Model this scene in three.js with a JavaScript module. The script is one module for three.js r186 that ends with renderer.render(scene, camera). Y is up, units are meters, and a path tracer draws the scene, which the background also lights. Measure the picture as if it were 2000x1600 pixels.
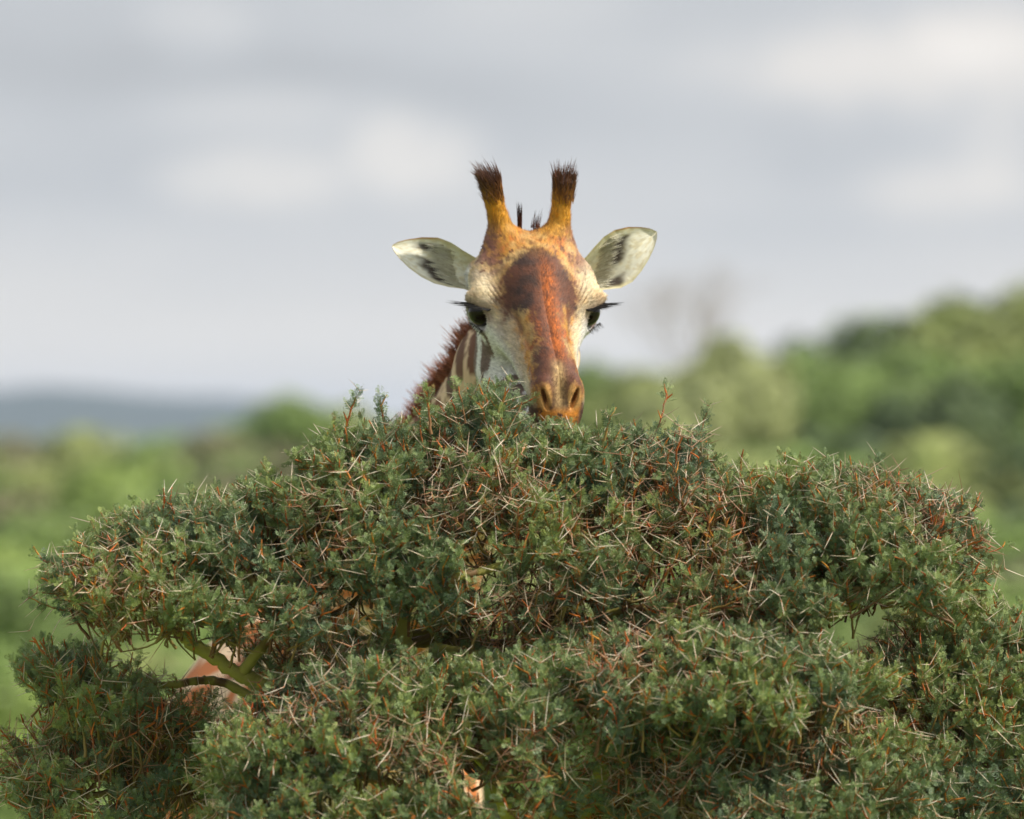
import * as THREE from 'three';
import { mergeGeometries } from 'three/addons/utils/BufferGeometryUtils.js';

// ---------- camera, sky, sun, exposure ----------
const scene = new THREE.Scene();
const CAMERA_AT = new THREE.Vector3(0, 3.0, 12), MIDDLE_HEIGHT = 3.045;
const camera = new THREE.PerspectiveCamera(2 * Math.atan(0.8 / 12) * 180 / Math.PI, 1024 / 819, 0.5, 9000);
camera.position.copy(CAMERA_AT);
camera.lookAt(0, MIDDLE_HEIGHT, 0);
camera.focus = 11.64;
camera.userData.fStop = 3.2;
scene.add(camera);

const renderer = new THREE.WebGLRenderer({ antialias: true });
renderer.toneMapping = THREE.LinearToneMapping;
renderer.toneMappingExposure = 1.2;
renderer.shadowMap.enabled = true;

const clamp = (x, a = 0, b = 1) => Math.min(b, Math.max(a, x));
const mix = (a, b, t) => a + (b - a) * t;
const smooth = (a, b, x) => { const t = clamp((x - a) / (b - a)); return t * t * (3 - 2 * t); };
function rng(seed) { let s = seed | 0; return () => { s = (s + 0x6d2b79f5) | 0; let t = Math.imul(s ^ (s >>> 15), 1 | s); t = (t + Math.imul(t ^ (t >>> 7), 61 | t)) ^ t; return ((t ^ (t >>> 14)) >>> 0) / 4294967296; }; }
const hash3 = (x, y, z) => { let h = Math.imul(x, 374761393) + Math.imul(y, 668265263) + Math.imul(z, 1274126177); h = Math.imul(h ^ (h >>> 13), 1274126177); return ((h ^ (h >>> 16)) >>> 0) / 4294967296; };
function noise(x, y, z) {                                              // value noise, 0 to 1
  const i = Math.floor(x), j = Math.floor(y), k = Math.floor(z);
  let u = x - i, v = y - j, w = z - k; u = u * u * (3 - 2 * u); v = v * v * (3 - 2 * v); w = w * w * (3 - 2 * w);
  const a = mix(mix(hash3(i, j, k), hash3(i + 1, j, k), u), mix(hash3(i, j + 1, k), hash3(i + 1, j + 1, k), u), v);
  const b = mix(mix(hash3(i, j, k + 1), hash3(i + 1, j, k + 1), u), mix(hash3(i, j + 1, k + 1), hash3(i + 1, j + 1, k + 1), u), v);
  return mix(a, b, w);
}
const fbm = (x, y, z, o = 4) => { let s = 0, a = 0.5, t = 0; for (let n = 0; n < o; n++) { s += a * noise(x, y, z); t += a; a *= 0.5; x = x * 2.03 + 7.1; y = y * 2.03 + 3.7; z = z * 2.03 + 1.9; } return s / t; };
const srgb = (r, g, b) => { const c = new THREE.Color().setRGB(r / 255, g / 255, b / 255, THREE.SRGBColorSpace); return [c.r, c.g, c.b]; };
const mixc = (a, b, t) => [mix(a[0], b[0], t), mix(a[1], b[1], t), mix(a[2], b[2], t)];
const mulc = (a, k) => [a[0] * k, a[1] * k, a[2] * k];
const table = (rows, x, c = 1) => {                                     // piecewise linear look-up, ends held
  if (x <= rows[0][0]) return rows[0][c];
  for (let i = 1; i < rows.length; i++) if (x <= rows[i][0]) return mix(rows[i - 1][c], rows[i][c], (x - rows[i - 1][0]) / (rows[i][0] - rows[i - 1][0]));
  return rows[rows.length - 1][c];
};

// broken grey cloud all round, brighter towards the horizon
{
  const W = 2048, H = 1024, data = new Float32Array(W * H * 4);
  const px = Math.PI / 180 * 9.53 / 2000;                               // a photo pixel as an angle
  // clouds in view: azimuth to the right of the view axis, elevation, half sizes, strength, warmth
  const clouds = [[-490, 500, 160, 46, 0.2, 0.1], [-200, 545, 105, 58, 0.2, 0.1], [-420, 620, 240, 40, 0.1, 0], [780, 715, 300, 75, 0.2, 0.7], [960, 780, 140, 60, 0.12, 0.7], [850, 470, 150, 42, 0.13, 0.6], [950, 560, 60, 60, 0.1, 0.5], [-620, 790, 90, 60, 0.1, 0], [60, 840, 200, 26, 0.08, 0],
    [-750, 715, 380, 50, -0.07, 0], [-150, 690, 260, 40, -0.05, 0], [380, 800, 240, 60, -0.05, 0], [630, 560, 130, 90, -0.05, 0]];
  for (let y = 0; y < H; y++) {
    const el = ((y + 0.5) / H - 0.5) * Math.PI, up = Math.sin(el), flat = Math.cos(el);
    for (let x = 0; x < W; x++) {
      const turn = ((x + 0.5) / W - 0.5) * 2 * Math.PI, dx = flat * Math.cos(turn), dz = flat * Math.sin(turn);
      const h = Math.max(up, 0), k = 1 / (h + 0.09);
      let az = turn + Math.PI / 2; if (az > Math.PI) az -= 2 * Math.PI;
      const low = mix(1, 0, smooth(0.0, 0.05, h));
      let v = mix(0.53, 0.745, low);
      const n = fbm(dx * k * 2.4 + 11, dz * k * 1.7 + 5, 3.3, 5) - 0.5;
      v += n * 0.19 * (1 - low * 0.6);
      let warm = 0;
      const ax = az / px, ay = el / px;
      if (Math.abs(ax) < 1600 && ay > -100 && ay < 1300) for (const [cx, cy, sx, sy, s, w] of clouds) {
        const puff = 0.45 + 1.1 * fbm(ax / 80 + cx, ay / 48, cx * 0.01, 4);
        const q = ((ax - cx) / sx) ** 2 + ((ay - cy) / sy) ** 2, g = smooth(0.12, 0.85, Math.exp(-q * 0.55) * puff) * s * 0.68;
        v += g; warm += Math.max(0, g) * w;
      }
      const cool = 1 - smooth(0.5, 0.72, v);
      const i = (y * W + x) * 4;
      data[i] = v * (1.01 - 0.07 * cool) + warm * 0.12; data[i + 1] = v * (0.99 - 0.01 * cool) + warm * 0.03; data[i + 2] = v * (0.958 + 0.068 * cool) - warm * 0.03; data[i + 3] = 1;
    }
  }
  const sky = new THREE.DataTexture(data, W, H, THREE.RGBAFormat, THREE.FloatType);
  sky.mapping = THREE.EquirectangularReflectionMapping; sky.magFilter = sky.minFilter = THREE.LinearFilter; sky.wrapS = THREE.RepeatWrapping; sky.needsUpdate = true;
  scene.background = sky; scene.environment = sky;
}
const sun = new THREE.DirectionalLight(new THREE.Color(1, 0.92, 0.8), 4.5);
sun.position.set(0.66, 0.72, 0.22).multiplyScalar(60); sun.target.position.set(0, 2.6, 0);
sun.castShadow = true; sun.shadow.radius = 2; sun.shadow.mapSize.set(4096, 4096);
Object.assign(sun.shadow.camera, { left: -60, right: 60, top: 60, bottom: -60, near: 1, far: 400 });
scene.add(sun, sun.target);

// ---------- helpers ----------
const V = (x, y, z) => new THREE.Vector3(x, y, z);
// a photo pixel as a point in the upright plane at depth z (the camera stands 12 m before z = 0; there one pixel is one millimetre)
const at = (x, y, z = 0) => { const k = (12 - z) / 12; return V((x - 1000) / 1000 * k, 3.0 + (MIDDLE_HEIGHT - 3.0 + (800 - y) / 1000) * k, z); };
const ground = (x, d) => V((x - 1000) / 12000 * d, 0, 12 - d);            // a point on the ground at d metres from the camera
const taken = new Map();
function numbered(name) { const n = taken.get(name) ?? 0; taken.set(name, n + 1); return n ? `${name}_${String(n).padStart(3, '0')}` : name; }
function shade(o) { o.traverse((m) => { if (m.isMesh) { m.castShadow = true; m.receiveShadow = true; } }); return o; }
function put(o, name, label, category, group, kind) {
  o.name = numbered(name); if (label) o.userData.label = label; if (category) o.userData.category = category; if (group) o.userData.group = group; if (kind) o.userData.kind = kind;
  scene.add(o); return o;
}
function part(parent, name, geometry, material, kind) { const m = new THREE.Mesh(geometry, material); m.name = name; if (kind) m.userData.kind = kind; parent.add(m); return m; }

class Mass {                                                            // collects tubes and faces with vertex colours
  constructor() { this.p = []; this.c = []; this.i = []; this.n = []; }
  tube(points, radii, sides, color) {                                   // color(t, point) -> linear rgb
    const base = this.p.length / 3, N = points.length, a = V(0, 0, 0), b = V(0, 0, 0), d = V(0, 0, 0);
    let side = null;
    for (let k = 0; k < N; k++) {
      d.copy(points[Math.min(k + 1, N - 1)]).sub(points[Math.max(k - 1, 0)]).normalize();
      if (!side) side = Math.abs(d.y) < 0.9 ? V(0, 1, 0) : V(1, 0, 0);
      a.copy(side).addScaledVector(d, -side.dot(d)).normalize(); side = a.clone(); b.crossVectors(d, a);
      const c = color(k / (N - 1), points[k]), r = radii[k];
      for (let s = 0; s < sides; s++) {
        const q = s / sides * 2 * Math.PI, x = Math.cos(q), y = Math.sin(q);
        const nx = a.x * x + b.x * y, ny = a.y * x + b.y * y, nz = a.z * x + b.z * y;
        this.p.push(points[k].x + nx * r, points[k].y + ny * r, points[k].z + nz * r); this.n.push(nx, ny, nz); this.c.push(...c);
      }
      if (k) for (let s = 0; s < sides; s++) { const o = base + (k - 1) * sides + s, e = base + (k - 1) * sides + (s + 1) % sides; this.i.push(o, e, o + sides, e, e + sides, o + sides); }
    }
    const tip = this.p.length / 3 - sides;
    for (let s = 1; s < sides - 1; s++) { this.i.push(tip, tip + s, tip + s + 1); this.i.push(base, base + s + 1, base + s); }
  }
  geometry() {
    const g = new THREE.BufferGeometry();
    g.setAttribute('position', new THREE.Float32BufferAttribute(this.p, 3)); g.setAttribute('normal', new THREE.Float32BufferAttribute(this.n, 3));
    g.setAttribute('color', new THREE.Float32BufferAttribute(this.c, 3)); g.setIndex(this.i); return g;
  }
}
const curve = (points, n) => new THREE.CatmullRomCurve3(points, false, 'centripetal').getPoints(n);
const matte = (extra = {}) => new THREE.MeshStandardMaterial({ vertexColors: true, roughness: 0.8, ...extra });

// ---------- ground and far hills ----------
{
  const g = new THREE.PlaneGeometry(9000, 9000, 1, 1); g.rotateX(-Math.PI / 2);
  const uv = g.attributes.uv; for (let i = 0; i < uv.count; i++) uv.setXY(i, uv.getX(i) * 300, uv.getY(i) * 300);
  const N = 512, d = new Uint8Array(N * N * 4);
  for (let y = 0; y < N; y++) for (let x = 0; x < N; x++) {
    const wrap = (f) => { const u = x / N, v = y / N; return mix(mix(f(x, y), f(x - N, y), smooth(0.8, 1, u)), mix(f(x, y - N), f(x - N, y - N), smooth(0.8, 1, u)), smooth(0.8, 1, v)); };
    const a = wrap((p, q) => fbm(p / 60, q / 60, 1, 4)), b = wrap((p, q) => fbm(p / 9, q / 9, 4, 3)), t = clamp((a - 0.35) * 2.2), k = 0.75 + 0.5 * b, o = (y * N + x) * 4;
    d[o] = mix(98, 138, t) * k; d[o + 1] = mix(122, 132, t) * k; d[o + 2] = mix(58, 84, t) * k; d[o + 3] = 255;
  }
  const t = new THREE.DataTexture(d, N, N); t.colorSpace = THREE.SRGBColorSpace; t.wrapS = t.wrapT = THREE.RepeatWrapping; t.magFilter = THREE.LinearFilter; t.needsUpdate = true;
  const m = new THREE.Mesh(g, new THREE.MeshStandardMaterial({ map: t, roughness: 1 }));
  put(shade(m), 'ground', null, null, null, 'structure');
}
{
  // a long low wooded ridge some kilometres off
  const tops = [[-3600, 18], [-2400, 30], [-1200, 26], [-700, 22], [-420, 24], [-300, 31], [-240, 27], [-170, 24], [-100, 13], [-40, 5], [60, 3], [400, 16], [900, 24], [1800, 20], [3600, 26]];
  const cols = 240, rows = 14, g = new THREE.PlaneGeometry(1, 1, cols, rows), p = g.attributes.position, c = [];
  for (let i = 0; i <= cols; i++) for (let j = 0; j <= rows; j++) {
    const n = j * (cols + 1) + i, x = mix(-3600, 3600, i / cols), s = j / rows;
    const h = table(tops, x) * (0.9 + 0.25 * fbm(x / 70, 2, 2, 3)) * Math.sin(Math.PI * s) ** 0.8;
    p.setXYZ(n, x, h + 2 + fbm(x / 20, s * 20, 1, 3) * 2 * Math.sin(Math.PI * s) - 2.2, -3700 - s * 500);
    c.push(...mixc([0.04, 0.06, 0.045], [0.07, 0.085, 0.055], fbm(x / 40, s * 12, 5, 3)));
  }
  g.setAttribute('color', new THREE.Float32BufferAttribute(c, 3)); g.computeVertexNormals();
  put(shade(new THREE.Mesh(g, matte({ roughness: 1, side: THREE.DoubleSide }))), 'hills', null, null, null, 'structure');
}

// ---------- trees and bushes on the plain behind ----------
const barkMaterial = new THREE.MeshStandardMaterial({ color: new THREE.Color(0.12, 0.095, 0.07), roughness: 0.95 });
const paleBark = new THREE.MeshStandardMaterial({ color: new THREE.Color(0.36, 0.32, 0.28), roughness: 0.95 });
function crown(seed, clumps, leaves, size, tints) {                      // clumps: [x, y, z, rx, ry]; leaf-sized faces through each clump, thickest at its outside
  const r = rng(seed), p = [], c = [], idx = [];
  for (const [cx, cy, cz, rx, ry] of clumps) {
    const tint = mixc(tints[0], tints[1], r());
    for (let k = 0; k < leaves; k++) {
      const u = V(r() * 2 - 1, r() * 2 - 1, r() * 2 - 1); if (u.lengthSq() > 1) { k--; continue; }
      const d = u.length(), f = Math.max(d, 0.05) ** -0.45; u.multiplyScalar(f);
      const lump = 0.75 + 0.5 * noise(u.x * 2.3 + cx * 3, u.y * 2.3 + cy, u.z * 2.3 + cz * 2);
      const x = cx + u.x * rx * lump, y = cy + u.y * ry * lump, z = cz + u.z * rx * lump, s = size * (0.6 + 0.8 * r());
      const n = V(u.x + r() - 0.5, u.y + r() * 1.2 - 0.2, u.z + r() - 0.5).normalize(), a = V(r() - 0.5, r() - 0.5, r() - 0.5).cross(n).normalize().multiplyScalar(s), b = n.clone().cross(a).multiplyScalar(0.62);
      const o = p.length / 3, k2 = 0.7 + 0.6 * r(), q = n.multiplyScalar(s * 0.25);
      p.push(x - a.x, y - a.y, z - a.z, x + b.x + q.x, y + b.y + q.y, z + b.z + q.z, x + a.x, y + a.y, z + a.z, x - b.x + q.x, y - b.y + q.y, z - b.z + q.z);
      for (let m = 0; m < 4; m++) c.push(...mulc(tint, k2));
      idx.push(o, o + 1, o + 2, o, o + 2, o + 3);
    }
  }
  const g = new THREE.BufferGeometry(); g.setAttribute('position', new THREE.Float32BufferAttribute(p, 3)); g.setAttribute('color', new THREE.Float32BufferAttribute(c, 3)); g.setIndex(idx); g.computeVertexNormals(); return g;
}
const farLeaf = new THREE.MeshPhysicalMaterial({ vertexColors: true, roughness: 0.9, side: THREE.DoubleSide, transmission: 0.35, thickness: 0 });
function wood(seed, height, reach, girth, clumps, material) {             // trunk and a limb to each clump
  const r = rng(seed), m = new Mass(), fork = height * 0.42, none = () => [1, 1, 1];
  m.tube(curve([V(0, -0.15, 0), V(reach * 0.04, fork * 0.5, 0.03), V(-reach * 0.02, fork, 0)], 8), [1.5, 1.15, 1, 0.95, 0.9, 0.86, 0.82, 0.78, 0.72].map((k) => k * girth), 9, none);
  for (const [x, y, z, , ry] of clumps) {
    const to = V(x, y - ry * 0.1, z), from = V(0, fork * (0.75 + 0.25 * r()), 0), midway = from.clone().lerp(to, 0.5).add(V(0, -0.12 * height * r(), 0));
    m.tube(curve([from, midway, to], 7), [0.62, 0.55, 0.48, 0.4, 0.33, 0.26, 0.18, 0.1].map((k) => k * girth), 6, none);
  }
  return m.geometry();
}
const TINTS = {
  olive: [[0.3, 0.36, 0.11], [0.35, 0.4, 0.13]], green: [[0.22, 0.33, 0.075], [0.26, 0.37, 0.095]], dark: [[0.08, 0.135, 0.04], [0.12, 0.185, 0.055]], bright: [[0.28, 0.4, 0.09], [0.33, 0.44, 0.1]],
  pale: [[0.42, 0.47, 0.2], [0.47, 0.52, 0.23]], dull: [[0.22, 0.22, 0.1], [0.27, 0.25, 0.13]],
};
function makeTree(seed, height, width, tint, leaves = 420, size = 0.16) {
  const r = rng(seed), clumps = [], n = 9;
  for (let k = 0; k < n; k++) {
    const q = k / n * 6.28 + r(), d = k < 2 ? 0.12 : 0.3 + 0.14 * r();
    clumps.push([Math.cos(q) * width * d, height * (k < 2 ? 0.8 : 0.48 + 0.3 * r()), Math.sin(q) * width * d, width * (0.2 + 0.08 * r()), height * (0.15 + 0.05 * r())]);
  }
  const g = new THREE.Group();
  part(g, 'trunk', wood(seed + 1, height, width, 0.045 * width ** 0.5 * height ** 0.5 + 0.02, clumps, barkMaterial), barkMaterial);
  part(g, 'crown', crown(seed + 2, clumps, leaves, size, TINTS[tint]), farLeaf);
  g.userData.size = [width, height]; return g;
}
function makeBush(seed, height, width, tint, leaves = 360, size = 0.12) {
  const r = rng(seed), clumps = [];
  for (let k = 0; k < 8; k++) { const q = k / 8 * 6.28 + r(), d = k < 1 ? 0 : 0.26 + 0.12 * r(); clumps.push([Math.cos(q) * width * d, height * (k < 1 ? 0.68 : 0.3 + 0.28 * r()), Math.sin(q) * width * d, width * (0.22 + 0.08 * r()), height * (0.24 + 0.06 * r())]); }
  const g = new THREE.Group();
  part(g, 'trunk', wood(seed + 1, height * 0.6, width, 0.05 * height ** 0.5, clumps, barkMaterial), barkMaterial);
  part(g, 'crown', crown(seed + 2, clumps, leaves, size, TINTS[tint]), farLeaf);
  g.userData.size = [width, height]; return g;
}
// kinds, each one metre-true; copies are scaled a little
const KINDS = {
  oliveTree: makeTree(11, 6, 4.4, 'olive'), greenTree: makeTree(23, 5.6, 4.6, 'green'), darkTree: makeTree(37, 5.8, 3.6, 'dark'), paleTree: makeTree(41, 5, 2.6, 'pale'),
  greenBush: makeBush(53, 2.4, 3, 'green'), oliveBush: makeBush(67, 2.4, 3.2, 'olive'), brightBush: makeBush(71, 2, 2.6, 'bright'), dullBush: makeBush(83, 2.3, 3, 'dull'), darkBush: makeBush(97, 2.3, 2.8, 'dark'),
};
const WORDS = {
  oliveTree: ['tree', 'tree'], greenTree: ['tree', 'tree'], darkTree: ['tree', 'tree'], paleTree: ['tree', 'tree'],
  greenBush: ['bush', 'bush'], oliveBush: ['bush', 'bush'], brightBush: ['bush', 'bush'], dullBush: ['bush', 'bush'], darkBush: ['bush', 'bush'],
};
const LABELS = {
  oliveTree: 'olive-green rounded tree in the blurred wood behind the giraffe', greenTree: 'fresh green broad tree in the blurred wood behind the giraffe', darkTree: 'dark green narrow tree in the blurred wood behind the giraffe', paleTree: 'pale yellowish tree in the blurred wood behind the giraffe',
  greenBush: 'mid-green rounded bush on the blurred plain behind the thorn tree', oliveBush: 'olive bush on the blurred plain behind the thorn tree', brightBush: 'bright yellow-green bush on the blurred plain behind the thorn tree', dullBush: 'dull brownish-green bush on the blurred plain behind the thorn tree', darkBush: 'dark shady bush on the blurred plain behind the thorn tree',
};
function plant(kind, x, d, topY, turn, label) {                           // stands on the ground at distance d; its height from how far its top reaches above or below the camera's level
  const o = KINDS[kind].clone(), h = 3.0 + (845 - topY) / 12000 * d, k = h / (o.userData.size[1] * 0.93);
  o.userData = {}; o.position.copy(ground(x, d)); o.rotation.y = turn; o.scale.setScalar(k);
  put(shade(o), WORDS[kind][0], label ?? LABELS[kind], WORDS[kind][1], label ? undefined : LABELS[kind].replace(/^(.*?) (tree|bush) /, '$1 $2s ').replace('bushs', 'bushes'));
}
// the wood on the right: x, distance, height of its top in the photo
const WOOD = [
  ['darkTree', 1655, 128, 648, 0.4, 'dark narrow tree with a small round head rising above the wood'], ['greenTree', 1545, 118, 705, 1.2], ['paleTree', 1400, 104, 690, 2.1, 'pale yellow-green tree beside the bare grey tree'], ['oliveTree', 1275, 120, 735, 3.3],
  ['greenTree', 1175, 126, 728, 4.1], ['darkTree', 1790, 134, 640, 5.0], ['oliveTree', 1975, 122, 575, 0.9, 'tallest olive tree of the wood with a broad crown'], ['greenTree', 1880, 140, 618, 2.2], ['darkTree', 1905, 146, 600, 3.8], ['greenTree', 1755, 112, 705, 1.6], ['greenTree', 1650, 108, 745, 5.2],
  ['oliveTree', 2120, 130, 590, 2.6], ['greenTree', 2080, 106, 700, 4.5], ['darkTree', 1850, 98, 755, 0.2], ['greenTree', 1720, 104, 775, 1.2], ['paleTree', 1455, 110, 735, 0.2], ['paleTree', 1345, 100, 745, 1.2], ['darkTree', 1490, 132, 720, 2.4],
  ['greenTree', 545, 150, 785, 1.1, 'fresh green tree standing alone above the bushes of the plain'], ['oliveTree', 690, 165, 800, 2.9],
];
for (const w of WOOD) plant(...w);
const SHRUBS = [
  ['dullBush', 20, 170, 848], ['oliveBush', 160, 160, 838], ['greenBush', 330, 150, 842], ['dullBush', 420, 140, 846], ['greenBush', 620, 150, 828], ['oliveBush', 720, 140, 826], ['greenBush', 830, 150, 820],
  ['oliveBush', 40, 120, 905], ['brightBush', 185, 115, 912], ['brightBush', 300, 118, 900], ['greenBush', 470, 112, 880], ['dullBush', 590, 105, 890], ['oliveBush', 700, 100, 900],
  ['greenBush', 90, 84, 985], ['dullBush', 10, 90, 960], ['brightBush', 250, 80, 985], ['oliveBush', 400, 82, 960], ['greenBush', 520, 78, 980],
  ['brightBush', 150, 62, 1090], ['greenBush', 0, 60, 1100], ['greenBush', 310, 58, 1120], ['dullBush', 460, 60, 1130], ['brightBush', 20, 44, 1335], ['greenBush', 150, 46, 1290], ['oliveBush', 290, 48, 1270], ['greenBush', 430, 47, 1290], ['darkBush', 245, 43, 1440], ['greenBush', 90, 41, 1460],
  ['oliveBush', 1240, 96, 830], ['greenBush', 1500, 92, 860], ['darkBush', 1640, 96, 850], ['greenBush', 1560, 86, 905], ['greenBush', 1790, 92, 862], ['oliveBush', 1420, 84, 880], ['oliveBush', 1830, 88, 850], ['darkBush', 1985, 88, 860], ['greenBush', 1340, 80, 930],
  ['greenBush', 1610, 74, 945], ['oliveBush', 1720, 72, 955], ['greenBush', 1850, 70, 985], ['greenBush', 1985, 68, 1010], ['greenBush', 1950, 56, 1110], ['dullBush', 2040, 58, 1090], ['greenBush', 1700, 58, 1120], ['oliveBush', 1820, 54, 1150], ['greenBush', 1990, 46, 1280], ['greenBush', 1180, 60, 1100], ['oliveBush', 960, 62, 1080], ['greenBush', 800, 60, 1090], ['brightBush', 1090, 48, 1290], ['greenBush', 950, 46, 1310], ['greenBush', 1250, 47, 1300],
  ['oliveBush', -90, 140, 845], ['greenBush', -130, 100, 910], ['brightBush', -110, 70, 1040], ['greenBush', -160, 52, 1190], ['oliveBush', 2130, 90, 850], ['greenBush', 2160, 66, 1020], ['greenBush', 2150, 50, 1200],
];
SHRUBS.forEach((s, k) => plant(...s, k * 1.9));
{
  // bare grey tree: a trunk and ever thinner branches
  const r = rng(5), limbs = new Mass(), none = () => [1, 1, 1];
  const grow = (from, dir, len, rad, level) => {
    const to = from.clone().addScaledVector(dir, len), bend = from.clone().lerp(to, 0.5).add(V((r() - 0.5) * len * 0.2, (r() - 0.5) * len * 0.2, (r() - 0.5) * len * 0.2));
    limbs.tube(curve([from, bend, to], 4), [1, 0.9, 0.8, 0.7, 0.6].map((k) => k * rad), level > 3 ? 3 : 6, none);
    if (level < 6) for (let k = 0; k < (level < 1 ? 5 : 3); k++) grow(from.clone().lerp(to, 0.6 + 0.4 * r()), dir.clone().add(V((r() - 0.5) * 1.7, (r() - 0.4) * 1.1, (r() - 0.5) * 1.7)).normalize(), len * (0.6 + 0.2 * r()), rad * 0.52, level + 1);
  };
  const d = 125, g = new THREE.Group(), trunk = new Mass();
  trunk.tube(curve([V(0, -0.15, 0), V(0.05, 1.4, 0), V(0, 2.9, 0.05)], 8), [0.14, 0.12, 0.11, 0.1, 0.095, 0.09, 0.085, 0.08, 0.075], 9, none);
  grow(V(0, 2.7, 0.03), V(0, 1, 0), 1.45, 0.07, 0);
  part(g, 'trunk', trunk.geometry(), paleBark); part(g, 'branches', limbs.geometry(), paleBark, 'stuff');
  g.position.copy(ground(1335, d));
  put(shade(g), 'tree', 'bare grey tree with thin leafless branches against the sky', 'tree');
}
scene.fog = new THREE.FogExp2(new THREE.Color(0.6, 0.75, 1.0), 0.00016);

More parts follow.
